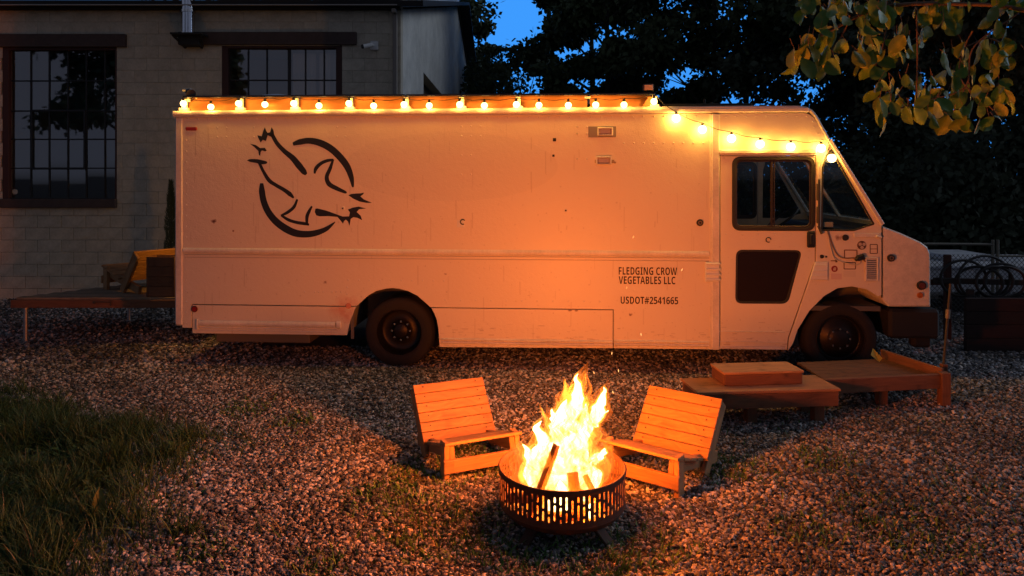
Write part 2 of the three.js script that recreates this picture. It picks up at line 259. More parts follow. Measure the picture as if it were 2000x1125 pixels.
  wins.forEach(([x0, x1, y0, y1], wi) => {
    const w = new THREE.Group(); w.name = 'window'; w.position.set((x0 + x1) / 2, y0, -.1); b.add(w); const W = x1 - x0, H = y1 - y0;
    part(w, 'frame', merge([B(.1, H, .08, -W / 2 + .05, H / 2, .06, .004), B(wi ? .1 : .03, H, .08, W / 2 - (wi ? .05 : .015), H / 2, .06, .004), B(W, .05, .078, 0, H - .025, .06, .004)]), mat.frame);
    part(w, 'sill', B(W + .02, .15, .16, 0, .05, .09, .008), mat.lintel);
    const cx = wi ? [-W / 2 + .1, -.6 + .02, -.27, .1, .37, .68, W / 2 - .1] : [-W / 2 + .1, -.52, -.215, .095, .4, .71, W / 2 - .03], cy = wi ? [.13, .62, 1.11, 1.6, 2.09, H - .05] : [.13, .63, 1.11, 1.58, 2.08, H - .05];
    const bars = []; for (let i = 1; i < cx.length - 1; i++) bars.push(B(wi && i === 3 ? .05 : .022, H - .18, .035, cx[i], H / 2 + .05, .02, .003)); for (let j = 1; j < cy.length - 1; j++) bars.push(B(W - .12, .022, .033, 0, cy[j], .0205, .003));
    if (!wi) bars.push(B(.03, .97, .05, -.5, 1.1, .034, .003), B(.03, .97, .05, .38, 1.1, .034, .003), B(.9, .035, .05, -.06, 1.585, .0345, .003), B(.9, .035, .05, -.06, .625, .0345, .003));
    part(w, 'muntins', merge(bars), mat.sash);
    const rp = rng(50 + wi);
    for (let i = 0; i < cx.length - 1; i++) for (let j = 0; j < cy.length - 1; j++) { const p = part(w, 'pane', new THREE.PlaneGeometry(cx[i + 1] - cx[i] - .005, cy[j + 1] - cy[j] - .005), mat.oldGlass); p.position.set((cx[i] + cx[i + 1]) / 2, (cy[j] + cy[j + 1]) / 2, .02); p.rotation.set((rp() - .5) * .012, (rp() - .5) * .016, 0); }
    if (wi) { const cu = []; for (const [a, c] of [[.12, .5], [.56, .86]]) { const g = new THREE.PlaneGeometry(c - a, H - .2, 24, 1), p = g.attributes.position; for (let i = 0; i < p.count; i++) p.setZ(i, Math.sin(p.getX(i) * 62) * .018); g.computeVertexNormals(); cu.push(g.translate((a + c) / 2, H / 2, -.12)); } part(w, 'curtain', merge(cu), M(.4, .36, .32, .95)); }
    else { part(w, 'sticker', new THREE.CylinderGeometry(.045, .045, .004, 20).rotateX(Math.PI / 2).translate(-W / 2 + .155, .24, .026), M(.5, .46, .36)); }
  });
  // stove pipe with its bracket
  const f = thing('stove_pipe', 'shiny metal stove pipe rising from a dark bracket on the wall', 'pipe', [-5.265, 4.16, -11.82]);
  part(f, 'pipe', merge([cyl(V3(0, .18, 0), V3(0, .55, 0), .1, .1, 20), cyl(V3(0, .55, 0), V3(0, 1.9, 0), .105, .105, 20)]), M(.5, .52, .55, .18, { metalness: 1 }));
  part(f, 'collar', merge([cyl(V3(0, .53, 0), V3(0, .57, 0), .112, .112, 20), cyl(V3(0, .17, 0), V3(0, .2, 0), .115, .115, 20)]), mat.chrome);
  part(f, 'bracket', merge([B(.5, .03, .34, .03, .165, 0, .004), bar(V3(-.2, .15, .12), V3(-.1, -.02, -.14), .03, .04), bar(V3(.26, .15, .12), V3(.16, -.02, -.14), .03, .04), B(.32, .16, .2, .03, .075, -.06, .01)]), mat.fascia);
  const s = thing('security_camera', 'small white security camera with black lens on the block wall', 'camera', [(726 - 1000) * 12 / 1420, 2 + (348 - 90) * 12 / 1420, -11.98]);
  part(s, 'wall_box', B(.13, .15, .06, .05, 0, .02, .012), mat.white); part(s, 'arm', cyl(V3(.05, 0, .05), V3(-.01, -.02, .12), .018, .018, 10), mat.white);
  part(s, 'housing', cyl(V3(.04, .0, .11), V3(-.1, -.04, .17), .034, .036, 16), mat.white); part(s, 'lens', cyl(V3(-.1, -.04, .17), V3(-.125, -.047, .181), .036, .034, 16), mat.black);
}

// ------------------------------------------------------------------ food truck
const TRUCK = new THREE.Matrix4();
{
  const t = thing('food_truck', 'long white step van food truck with black crow emblem on its side', 'truck', [-3.589, 0, -7.78], -.06676);
  t.updateMatrix(); TRUCK.copy(t.matrix);
  const D = 2.2, archR = [[2.74, .651], [2.701, .689], [2.607, .768], [2.512, .815], [2.414, .841], [2.345, .847], [2.278, .842], [2.172, .817], [2.084, .768], [2.005, .697], [1.955, .655]];
  // closed box body: side panels near and far, rear, inner shell
  const side = [[.06, 2.66], [5.63, 2.66], [5.63, .256], [4.645, .252], [4.645, .651], ...archR, [.163, .655], [.163, .4], [.06, .4]];
  part(t, 'side_panel', ext(side, .03, -.03), mat.side); part(t, 'side_panel', ext(side, .03, -D - .002), mat.paint);
  part(t, 'storage_door', ext([[.172, .342], [1.852, .345], [1.862, .4], [1.885, .49], [1.925, .595], [1.951, .645], [.172, .645]], .028, -.031), mat.side);
  part(t, 'skirt_panel', ext([[2.838, .236], [4.636, .25], [4.636, .643], [2.75, .643], [2.78, .59], [2.809, .519], [2.825, .423], [2.834, .311]], .028, -.031), mat.side);
  part(t, 'inner_shell', merge([B(5.5, 1.72, D - .1, 2.83, 1.76, -D / 2, .002), B(1.66, .5, D - .1, 1.02, .62, -D / 2, .002), B(2.72, .56, D - .1, 4.24, .58, -D / 2, .002)]), M(.3, .29, .27, .6)); part(t, 'chassis_rails', merge([B(7.2, .16, .12, 3.7, .52, -D / 2 + .42, .01), B(7.2, .16, .12, 3.7, .52, -D / 2 - .42, .01)]), M(.045, .04, .037, .8));
  part(t, 'rear_panel', B(.03, 2.24, D - .04, -.008, 1.54, -D / 2, .003), mat.paint);
  part(t, 'corner_trim', B(.094, 2.235, .05, .028, 1.541, -.014, .018), mat.trim); part(t, 'corner_trim', B(.094, 2.235, .05, .028, 1.541, -D + .01, .018), mat.trim);
  part(t, 'battery_box', B(1.03, .1, .5, .917, .29, -.32, .006), M(.12, .09, .055, .6));
  // roof with rounded front, edge rail
  const rp = [[-.03, 2.665], [-.03, 2.72], [5.9, 2.735], [6.5, 2.733], [6.575, 2.722], [6.635, 2.69], [6.68, 2.635], [6.82, 2.375], [6.79, 2.36], [6.65, 2.62], [6.61, 2.665]];
  part(t, 'roof', ext(rp, D + .02, -D - .01, .012), mat.roofPaint);
  part(t, 'roof_rail', ext(rounded([[-.03, 2.662], [.03, 2.662], [.03, 2.717], [-.03, 2.717]], .024), 5.33, 0, .004).rotateY(Math.PI / 2).translate(-.03, 0, .004), mat.trim);
  part(t, 'drip_edge', merge([B(5.3, .012, .02, 2.63, 2.655, .012, .003), B(1.3, .05, .03, 5.95, 2.69, .006, .012)]), mat.trim);
  // pillar, cab side, header
  part(t, 'pillar', merge([B(.078, 2.4, .05, 5.672, 1.455, -.002, .008), B(.02, 2.4, .03, 5.628, 1.455, -.005, .004)]), mat.trim);
  const quarter = rounded([[6.728, 1.475], [6.735, 2.1], [6.765, 2.215], [6.823, 2.285], [7.236, 1.54], [7.04, 1.475]], .02);
  const cab = () => [[5.713, 2.66], [6.56, 2.66], [6.605, 2.645], [6.65, 2.61], [6.793, 2.372], [7.313, 1.528], [7.313, .828], [7.278, .813], [7.164, .884], [7.024, .911], [6.883, .892], [6.748, .808], [6.607, .661], [6.491, .468], [6.445, .328], [6.396, .256], [6.408, .38], [6.672, 1.165], [6.672, 2.235], [5.713, 2.235]];
  part(t, 'cab_side', ext(cab(), .03, -.03, .003, [quarter]), mat.side); part(t, 'cab_side', ext(cab(), .03, -D, .003, [quarter]), mat.paint);
  part(t, 'door_header', merge([B(.96, .045, .035, 6.19, 2.268, .012, .01), B(.95, .014, .02, 6.19, 2.238, .004, .003)]), mat.trim);
  // door with sliding window above and dark light below
  const winP = [[5.845, 1.472], [6.655, 1.472], [6.655, 2.212], [5.845, 2.212]], lowP = [[5.873, .725], [6.398, .727], [6.54, 1.272], [5.881, 1.272]], doorP = [[5.724, .262], [6.386, .262], [6.397, .384], [6.664, 1.166], [6.664, 2.226], [5.724, 2.226]];
  for (const near of [1, 0]) {
    const d = part(t, 'door', ext(doorP.map((p) => [...p]), .028, near ? -.034 : -D + .006, .003, [rounded(winP, .09), rounded(lowP, .07)]), near ? mat.side : mat.paint), z = near ? -.02 : -D + .01;
    part(d, 'window_seal', ringOf(winP.map(([x, y]) => [x + Math.sign(6.25 - x) * -.006, y + Math.sign(1.84 - y) * -.006]), .09, .034, .03, z - .004), mat.rubber);
    part(d, 'window_frame', ringOf(winP.map(([x, y]) => [x + Math.sign(6.25 - x) * .028, y + Math.sign(1.84 - y) * .028]), .07, .018, .018, z - .004), M(.06, .04, .03, .4, { metalness: .5 }));
    part(d, 'window_pane', new THREE.PlaneGeometry(.36, .66).translate(6.06, 1.842, z), mat.glass); part(d, 'window_pane', new THREE.PlaneGeometry(.36, .66).translate(6.43, 1.842, z + .008), mat.glass);
    part(d, 'window_mullion', merge([B(.022, .67, .02, 6.236, 1.842, z + .006, .003), B(.012, .67, .02, 6.262, 1.842, z + .004, .003)]), M(.05, .035, .025, .4, { metalness: .5 }));
    part(d, 'lower_seal', ringOf(lowP, .07, .022, .02, z - .006), mat.rubber);
    part(d, 'lower_pane', ext(rounded(lowP, .07), .006, z - .01, 0), mat.tint);
    if (near) {
      part(d, 'handle', merge([B(.082, .165, .03, 6.62, 1.382, .008, .014), B(.04, .11, .03, 6.62, 1.385, .026, .01)]), mat.black);
      part(d, 'kick_strip', merge([B(.67, .008, .012, 6.03, .442, .0, .002), B(.665, .006, .012, 6.03, .338, 0, .002), B(.66, .03, .012, 6.035, .278, -.001, .004)]), mat.trim);
      part(d, 'badge', new THREE.TorusGeometry(.024, .005, 6, 20, 5.2).translate(6.2, 1.375, .002), mat.inner);
    }
  }
  part(t, 'quarter_pane', ext(rounded([[6.732, 1.478], [6.738, 2.1], [6.768, 2.213], [6.823, 2.28], [7.23, 1.54], [7.04, 1.478]], .02), .004, -.018, 0), mat.glass);
  { const q = [[6.728, 1.475], [6.735, 2.1], [6.765, 2.215], [6.823, 2.285], [7.236, 1.54], [7.04, 1.475]].map(([x, y]) => V3(x, y, -.002)); const f = q.map((p, i) => cyl(p, q[(i + 1) % q.length], .009, .009, 6)); part(t, 'quarter_seal', merge(f), mat.rubber); }
  part(t, 'windshield_frame', merge([0, -D + .03].map((z) => bar(V3(6.8, 2.385, z), V3(7.318, 1.535, z), .035, .055)).concat(bar(V3(6.81, 2.37, -.03), V3(6.81, 2.37, -D), .05, .06), bar(V3(7.31, 1.54, -.03), V3(7.31, 1.54, -D), .05, .05), bar(V3(6.815, 2.37, -D / 2), V3(7.315, 1.54, -D / 2), .03, .04))), mat.trim);
  part(t, 'door_post', merge([bar(V3(6.698, 1.47, .004), V3(6.706, 2.11, .004), .03, .024), bar(V3(6.706, 2.105, .004), V3(6.745, 2.24, .004), .03, .024), bar(V3(6.745, 2.235, .004), V3(6.8, 2.37, .004), .03, .024)]), mat.trim);
  part(t, 'windshield', new THREE.PlaneGeometry(D - .1, .98).rotateY(Math.PI / 2).rotateZ(.55).translate(7.07, 1.955, -D / 2), mat.glass);
  part(t, 'mirror_bracket', merge([B(.03, .17, .03, 6.685, 1.86, .02, .006), B(.03, .17, .03, 6.685, 1.63, .02, .006), B(.02, .5, .016, 6.69, 1.74, .03, .004), cyl(V3(6.69, 1.52, .012), V3(6.72, 1.44, .03), .014, .014, 8)]), mat.inner);
  // nose
  const nose = [[7.322, 1.52], [7.5, 1.452], [7.7, 1.36], [7.765, 1.31], [7.79, 1.25], [7.794, 1.18], [7.794, .714], [7.392, .709], [7.368, .726], [7.322, .78]];
  part(t, 'hood', ext(nose, D - .02, -D + .01, .014), mat.paint);
  part(t, 'nose_seam', B(.008, .72, .01, 7.316, 1.16, -.004, .002), mat.dark);
  part(t, 'bumper', merge([B(.5, .3, D - .1, 7.66, .53, -D / 2, .03), B(.2, .3, .12, 7.78, .42, -.2, .03), B(.14, .2, D - .4, 7.84, .5, -D / 2, .02)]), mat.dark);
  // interior of the cab
  part(t, 'bulkhead', merge([B(.03, 1.9, .75, 5.76, 1.7, -.45, .004), B(.03, 1.9, .75, 5.76, 1.7, -1.78, .004), B(.03, .4, .6, 5.76, 2.45, -1.1, .004)]), mat.inner);
  part(t, 'cab_floor', B(1.65, .05, D - .1, 6.5, .68, -D / 2, .003), M(.09, .085, .08, .8));
  part(t, 'dashboard', merge([B(.34, .3, D - .2, 7.13, 1.32, -D / 2, .04), B(.1, .04, .5, 6.98, 1.46, -.5, .01)]), M(.03, .026, .022, .7));
  part(t, 'driver_seat', merge([B(.5, .14, .5, 6.25, 1.08, -1.65, .04), B(.13, .68, .48, 5.98, 1.5, -1.65, .05, 0, 0, .12), B(.1, .2, .28, 5.93, 1.93, -1.65, .04, 0, 0, .12)]), M(.03, .026, .024, .8));
  part(t, 'steering_wheel', new THREE.TorusGeometry(.22, .016, 8, 32).rotateY(Math.PI / 2).rotateZ(-.9).translate(6.82, 1.5, -1.62), mat.rubber);
  part(t, 'sun_visor', B(.02, .2, .45, 6.83, 2.2, -.5, .01, 0, 0, .6), mat.inner);
  part(t, 'dash_card', B(.1, .05, .004, 6.815, 1.53, -.06, .001, 0, .2), M(.6, .52, .4));
  // rails
  const half = (w) => { const p = []; for (let i = 0; i <= 8; i++) { const a = -Math.PI / 2 + i / 8 * Math.PI; p.push([Math.cos(a) * .022 - .002, Math.sin(a) * w]); } return p; };
  const railX = (u0, u1, v, w) => ext(half(w), u1 - u0, 0, .004).rotateY(-Math.PI / 2).translate(u1, v, 0);
  part(t, 'belt_rail', railX(.075, 5.61, 1.226, .03), mat.trim); part(t, 'belt_strip', merge([B(5.52, .008, .012, 2.85, 1.186, 0, .002), B(5.52, .006, .012, 2.85, 1.156, 0, .002)]), M(.4, .36, .3, .6));
  { const sr = part(t, 'storage_rail', merge([railX(.245, 1.73, .453, .032), railX(1.742, 1.79, .453, .04), B(1.5, .01, .014, 1.0, .405, 0, .003), B(1.5, .008, .012, 1.0, .378, 0, .003)]), mat.trim); part(sr, 'rail_end', B(.022, .11, .03, .232, .44, .006, .005), mat.trim); }
  part(t, 'rub_rail', merge([railX(2.86, 4.634, .322, .012), railX(2.86, 4.634, .288, .014), railX(4.65, 5.61, .33, .012), railX(4.65, 5.61, .296, .014)]), mat.trim);
  { const rv = [], pt = (u, v, s = .009) => rv.push(new THREE.SphereGeometry(s, 6, 4).scale(1, 1, .6).translate(u, v, .002));
    for (let u = .13; u < 5.58; u += .107) pt(u, 2.632); for (let v = .45; v < 2.6; v += .115) pt(.108, v, .0075);
    for (const u of [.45, .55, .85, 1.75, 1.84, 3.07, 3.17, 3.27]) for (const v of [2.54, 2.44]) pt(u, v); for (const u of [3.07, 3.17]) for (const v of [2.24, 2.04]) pt(u, v);
    for (let u = 4.75; u < 5.58; u += .1) pt(u, 2.36); for (let u = 1.87; u < 2.9; u += .113) pt(u, .93); for (const u of [1.4, 1.51, 1.55, 1.6, 1.7, 1.74, 1.79]) pt(u, .8); for (let u = 2.9; u < 4.6; u += .16) pt(u, .73); for (const v of [.78, .85]) pt(1.86, v);
    for (let u = 5.78; u < 6.6; u += .1) pt(u, 2.625); for (let u = 5.78; u < 6.6; u += .16) pt(u, 1.43, .007); for (const [u, v] of [[6.65, 2.52], [6.69, 2.45], [6.73, 2.38], [6.64, 2.57]]) pt(u, v); for (const u of [4.27, 4.27, 4.37]) for (const v of [2.53, 2.46, 2.2]) pt(u, v);
    part(t, 'rivets', merge(rv), mat.trim).userData.kind = 'stuff'; }
  // fittings on the side
  const disc = (u, v, r, m, name, d = .012) => part(t, name, new THREE.CylinderGeometry(r * .9, r, d, 24).rotateX(Math.PI / 2).translate(u, v, d / 2), m);
  part(t, 'reflector', B(.125, .036, .014, .165, 2.528, .005, .012), mat.red);
  for (const [u, v, plate] of [[4.557, 2.48, 1], [4.541, 2.182, 0]]) {
    const g = part(t, 'marker_light', merge([B(.157, .016, .035, u, v + .034, .016, .005), B(.157, .012, .03, u, v - .036, .014, .004), B(.018, .08, .032, u - .07, v, .015, .005), B(.018, .08, .032, u + .07, v, .015, .005)]), mat.trim);
    part(g, 'lens', B(.11, .05, .012, u, v, .008, .004), M(.42, .36, .36, .3)); if (plate) part(g, 'back_plate', B(.285, .113, .006, u - .03, v - .003, .001, .002), M(.22, .2, .19, .6)); else part(g, 'back_plate', merge([B(.2, .035, .005, u + .01, v - .01, .001, .002), B(.09, .02, .012, u + .085, v - .005, .006, .002, 0, 0, -.5)]), M(.3, .2, .13, .6));
  }
  part(t, 'socket_hole', B(.034, .034, .006, 4.037, 2.397, .001, .002), mat.black); part(t, 'socket_hole', B(.024, .024, .006, 4.026, 2.233, .001, .002), mat.black);
  { const d = disc(4.153, 1.667, .02, mat.trim, 'vent_plug'); part(d, 'centre', new THREE.SphereGeometry(.01, 10, 6).translate(4.153, 1.667, .01), mat.inner); }
  for (const [u, v, r] of [[5.517, 1.546, .036], [7.403, 1.2, .038]]) { const d = disc(u, v, r, mat.rubber, 'round_marker', .018); part(d, 'centre', new THREE.TorusGeometry(r * .45, .004, 6, 20).translate(u, v, .018), M(.2, .12, .08)); }
  disc(7.685, .83, .03, mat.amber, 'side_reflector', .01); { const d = disc(7.697, .928, .046, mat.rubber, 'turn_light', .02); part(d, 'lens', new THREE.CylinderGeometry(.028, .03, .01, 20).rotateX(Math.PI / 2).translate(7.697, .928, .022), M(.12, .03, .02, .3)); }
  { const d = disc(1.813, 1.682, .02, mat.trim, 'vent_plug'); part(d, 'centre', new THREE.SphereGeometry(.01, 10, 6).translate(1.813, 1.682, .01), mat.inner); }
  { const d = part(t, 'hook_plate', B(.075, .075, .006, 3.06, 1.525, .003, .002), mat.white); part(d, 'hook', new THREE.TorusGeometry(.025, .006, 6, 18, 4.6).rotateZ(.6).translate(3.085, 1.545, .012), mat.inner); }
  { const d = disc(.2, .603, .034, mat.red, 'storage_reflector', .012); part(d, 'lens', new THREE.TorusGeometry(.03, .004, 6, 20).translate(.2, .603, .01), mat.rubber); }
  disc(.626, 1.439, .012, M(.3, .18, .12), 'screw_plug', .006); disc(1.87, .655, .03, M(.5, .2, .14), 'latch', .008);
  // hinge on the pillar and cowl fittings
  { const h = part(t, 'pillar_hinge', B(.135, .205, .02, 5.632, 1.046, .016, .008), mat.white); for (const v of [1.13, 1.075, 1.02, .97]) part(h, 'rib', B(.15, .022, .03, 5.643, v, .026, .006), mat.white); }
  { const h = part(t, 'cowl_hinge', ext([[6.602, .976], [6.783, .976], [6.783, 1.157], [6.655, 1.157]], .02, .001, .005), mat.white); for (const v of [1.125, 1.07, 1.02]) part(h, 'rib', B(.115 + (1.16 - v) * .3, .01, .012, 6.717 - (1.16 - v) * .12, v, .024, .003), mat.white); }
  disc(6.958, 1.402, .032, mat.rubber, 'fuel_cap', .014); { const d = disc(7.119, 1.326, .045, M(.1, .05, .03, .5), 'round_badge', .008); for (let i = 0; i < 3; i++) part(d, 'petal', new THREE.CircleGeometry(.017, 12).translate(7.119 + Math.cos(i * 2.1 + .5) * .022, 1.326 + Math.sin(i * 2.1 + .5) * .022, .0095), M(.5, .42, .34)); }
  disc(6.728, 1.21, .02, mat.rubber, 'door_lock', .012); disc(6.77, 1.208, .01, mat.rubber, 'door_lock', .01);
  { const d = disc(6.853, 1.087, .032, mat.red, 'round_sticker', .003); part(d, 'mark', ext([[6.84, 1.07], [6.862, 1.07], [6.868, 1.1], [6.852, 1.105], [6.838, 1.088]], .002, .003, 0), M(.5, .4, .3)); }
  part(t, 'paper_sticker', B(.105, .058, .002, 6.87, 1.01, .001, .0005), M(.6, .45, .4)); part(t, 'paper_sticker', B(.121, .06, .002, 7.0, 1.037, .001, .0005), M(.62, .55, .44));
  const outline = (u0, v0, u1, v1, w) => merge([B(u1 - u0, w, .004, (u0 + u1) / 2, v1, .001, .001), B(u1 - u0, w, .004, (u0 + u1) / 2, v0, .001, .001), B(w, v1 - v0, .004, u0, (v0 + v1) / 2, .0015, .001), B(w, v1 - v0, .004, u1, (v0 + v1) / 2, .0015, .001)]);
  part(t, 'sticker_outline', outline(6.95, 1.195, 7.072, 1.277, .01), M(.16, .08, .05)); part(t, 'sticker_outline', outline(6.945, 1.087, 7.057, 1.152, .008), M(.1, .05, .035)); part(t, 'sticker_outline', outline(7.2, 1.245, 7.27, 1.335, .008), M(.12, .07, .05));
  part(t, 'sticker_outline', merge([B(.05, .01, .004, 6.84, 1.168, .001, .001), B(.02, .03, .004, 6.87, 1.168, .0015, .001), B(.06, .006, .004, 7.235, 1.29, .001, .001)]), M(.12, .07, .05));
  part(t, 'cover_strip', merge([B(.265, .042, .014, 7.172, 1.427, .006, .004), cyl(V3(7.255, 1.42, .016), V3(7.302, 1.405, .016), .014, .014, 8)]), mat.trim);
  { const g = part(t, 'vent_grille', merge([B(.13, .016, .02, 7.213, 1.2, .008, .005), B(.13, .016, .02, 7.213, .975, .008, .005), B(.018, .24, .022, 7.157, 1.088, .008, .005), B(.018, .24, .022, 7.27, 1.088, .008, .005)]), mat.trim); part(g, 'recess', B(.1, .22, .004, 7.213, 1.088, .001, .001), mat.black); for (let i = 0; i < 11; i++) part(g, 'louvre', B(.096, .008, .014, 7.213, .99 + i * .0196, .007, .002, .5), mat.trim); }
  // wheels
  const tp = []; for (const [r, y] of [[.235, .1], [.255, .115], [.3, .12], [.345, .112], [.364, .09], [.37, .06], [.37, -.06], [.364, -.09], [.345, -.11], [.24, -.11]]) tp.push(V2(r, y));
  const tyreG = new THREE.LatheGeometry(tp, 48).rotateX(Math.PI / 2), rimG = (dual) => new THREE.LatheGeometry((dual ? [[.238, .11], [.245, .1], [.232, .08], [.225, -.02], [.2, -.05], [.12, -.055], [.1, -.01], [.075, 0], [.07, .03], [0, .035]] : [[.238, .112], [.248, .106], [.236, .09], [.228, .03], [.2, .02], [.13, .07], [.11, .075], [.085, .078], [.08, .1], [0, .105]]).map(([r, y]) => V2(r, y)), 40).rotateX(Math.PI / 2);
  for (const [u, z, dual] of [[2.395, -.17, 1], [6.933, -.16, 0], [2.395, -D + .17, 1], [6.933, -D + .16, 0]]) {
    const w = new THREE.Group(); w.name = 'wheel'; w.position.set(u, .368, z); if (z < -1) w.rotation.y = Math.PI; t.add(w);
    part(w, 'tyre', tyreG, mat.tyre); part(w, 'rim', rimG(dual), mat.rim);
    const nuts = []; for (let i = 0; i < 8; i++) { const a = i / 8 * 6.283; nuts.push(cyl(V3(Math.cos(a) * .098, Math.sin(a) * .098, dual ? -.02 : .07), V3(Math.cos(a) * .098, Math.sin(a) * .098, dual ? .01 : .094), .012, .012, 6)); }
    part(w, 'wheel_nuts', merge(nuts), mat.chrome);
    if (dual) { const k = part(w, 'inner_tyre', tyreG.clone().translate(0, 0, -.27), mat.tyre); }
  }
  part(t, 'axle', merge([cyl(V3(2.395, .368, -.2), V3(2.395, .368, -D + .2), .06), cyl(V3(6.933, .368, -.2), V3(6.933, .368, -D + .2), .05)]), mat.dark);
  part(t, 'wheel_well', merge([B(.95, .02, .5, 2.39, .88, -.3, .002), B(.03, .6, .02, 1.9, .6, -.05, .002), B(1.05, .02, 1.9, 6.9, .95, -1.1, .002), B(1.0, .5, .02, 6.9, .75, -.62, .002), B(.9, .55, .02, 2.39, .62, -.52, .002)]), M(.13, .12, .11, .85));
  // emblem and lettering
  const k = 1.492 / 1321, LP = ([x, y]) => V2(.704 + x * k, 2.588 - y * k * 1.0001);
  const closed = (pts) => new THREE.Shape(new THREE.SplineCurve([...pts, pts[0]].map(LP)).getPoints(pts.length * 4));
  const stroke = (pts) => { const c = new THREE.SplineCurve(pts.map(LP)), n = pts.length * 6, a = [], b = []; for (let i = 0; i <= n; i++) { const q = i / n, p = c.getPoint(q), d = c.getTangent(q), f = q * (pts.length - 1), j = Math.min(pts.length - 2, Math.floor(f)), w = (pts[j][2] + (pts[j + 1][2] - pts[j][2]) * (f - j)) * k * 1.12; a.push(V2(p.x - d.y * w, p.y + d.x * w)); b.unshift(V2(p.x + d.y * w, p.y - d.x * w)); } return new THREE.Shape([...a, ...b]); };
  const mark = [
    stroke([[505, 202, 13], [570, 182, 24], [660, 170, 25], [760, 190, 28], [860, 240, 29], [950, 320, 29], [1020, 410, 28], [1060, 510, 22], [1076, 605, 7]]),
    stroke([[205, 568, 13], [207, 640, 26], [225, 740, 27], [270, 840, 28], [340, 925, 30], [430, 990, 31], [530, 1035, 30], [640, 1045, 27], [740, 1028, 24], [830, 990, 18], [908, 928, 3]]),
    stroke([[300, 100, 16], [350, 190, 17], [420, 265, 19], [500, 330, 24], [560, 400, 28], [610, 460, 24], [632, 486, 10]]),
    new THREE.Shape([[300, 42], [318, 70], [326, 120], [300, 135], [262, 118], [245, 172], [215, 160], [195, 187], [170, 140], [163, 116], [205, 128], [222, 70], [236, 42], [248, 75], [262, 95], [285, 90]].map(LP)),
    new THREE.Shape([[90, 196], [150, 210], [190, 238], [235, 236], [254, 262], [238, 270], [208, 260], [195, 275], [190, 314], [178, 300], [172, 265], [130, 225]].map(LP)),
    closed([[62, 355], [90, 342], [150, 341], [210, 352], [255, 365], [252, 383], [215, 390], [180, 387], [150, 378], [100, 370]]),
    stroke([[183, 380, 12], [220, 455, 13], [275, 540, 17], [340, 585, 15], [420, 630, 16], [475, 670, 19], [513, 706, 6]]),
    stroke([[712, 478, 7], [725, 430, 16], [770, 385, 14], [830, 358, 13], [893, 350, 10]]), stroke([[890, 345, 8], [860, 430, 15], [828, 510, 17], [850, 575, 20], [920, 615, 18], [1000, 650, 12], [1018, 657, 3]]),
    stroke([[547, 718, 8], [515, 790, 13], [455, 840, 13], [390, 872, 8]]), stroke([[392, 868, 9], [460, 910, 13], [540, 935, 13], [610, 945, 14], [660, 955, 8]]), stroke([[638, 955, 10], [640, 880, 15], [660, 830, 13], [687, 783, 7]]),
    new THREE.Shape([[1033, 680], [1060, 668], [1110, 663], [1150, 662], [1183, 654], [1172, 672], [1148, 690], [1180, 718], [1258, 750], [1200, 750], [1140, 738], [1080, 712]].map(LP)),
    new THREE.Shape([[720, 806], [740, 803], [820, 822], [900, 850], [980, 878], [1040, 876], [1048, 840], [1028, 813], [1075, 795], [1130, 785], [1203, 802], [1135, 810], [1112, 835], [1150, 870], [1164, 912], [1120, 890], [1080, 884], [1056, 900], [1044, 965], [1030, 925], [1010, 907], [992, 920], [983, 945], [960, 917], [930, 882], [840, 875], [760, 877], [728, 868], [714, 838]].map(LP)),
  ];
  const em = new THREE.Group(); em.name = 'crow_emblem'; t.add(em);
  for (const s of mark) part(em, 'emblem_stroke', new THREE.ShapeGeometry(s).translate(0, 0, .003), mat.logo);
  for (const [txt, u0, u1, v0, h] of [['FLEDGING CROW', 4.695, 5.287, 1.01, .056], ['VEGETABLES LLC', 4.695, 5.27, .916, .056], ['USDOT#2541665', 4.715, 5.298, .712, .053]]) {
    const g = new THREE.ShapeGeometry(font.generateShapes(txt, 1)); g.computeBoundingBox(); const bb = g.boundingBox;
    g.translate(-bb.min.x, 0, 0).scale((u1 - u0) / (bb.max.x - bb.min.x), h / .72, 1).translate(u0, v0, .003); part(t, 'lettering', g, mat.ink);
  }
  // rack of raised panels along the roof edge
  const br = [.06, .682, 1.282, 1.87, 2.468, 3.055, 3.647, 4.376, 5.05];
  const rack = thing('roof_rack', 'row of orange lit panels on white brackets along the truck roof edge', 'roof rack', [0, 0, 0]); rack.applyMatrix4(TRUCK);
  for (let i = 0; i < 8; i++) {
    const a = br[i] + .03, c = br[i + 1] - .0, f = lattice(16, 90 + i), g = new THREE.PlaneGeometry(c - a, .15, 30, 6), p = g.attributes.position;
    for (let j = 0; j < p.count; j++) { const x = p.getX(j), y = p.getY(j); p.setXYZ(j, x, y, -.06 + (y + .075) * -.35 + (f((x + 2) * 5, (y + 1) * 16) - .5) * .05); } g.computeVertexNormals();
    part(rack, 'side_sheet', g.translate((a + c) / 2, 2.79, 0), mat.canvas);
    part(rack, 'top_panel', B(c - a + .02, .022, .9, (a + c) / 2, 2.868 - i * .0008, -.42, .004), mat.pvPanel);
  }
  br.forEach((u, i) => part(rack, 'bracket', i === 7 ? B(.06, .02, .05, u, 2.835, -.01, .004) : merge([B(.05, .13, .05, u + .012, 2.785, -.03, .006), B(.1, .035, .06, u + .012, 2.735, -.022, .006)]), mat.white));
  part(rack, 'end_gusset', ext([[4.93, 2.725], [5.09, 2.725], [5.09, 2.78], [5.03, 2.84], [5.0, 2.84]], .02, -.05), mat.canvas);
  const vent = thing('roof_vent', 'low white domed vent on the truck roof behind the rack', 'vent', [0, 0, 0]); vent.applyMatrix4(TRUCK);
  part(vent, 'dome', new THREE.SphereGeometry(1, 32, 12, 0, 6.2832, 0, Math.PI / 2).scale(.36, .13, .3).translate(.62, 2.9, -1.2), M(.5, .52, .56, .5)); part(vent, 'base', B(.74, .19, .62, .62, 2.81, -1.2, .02), mat.white);
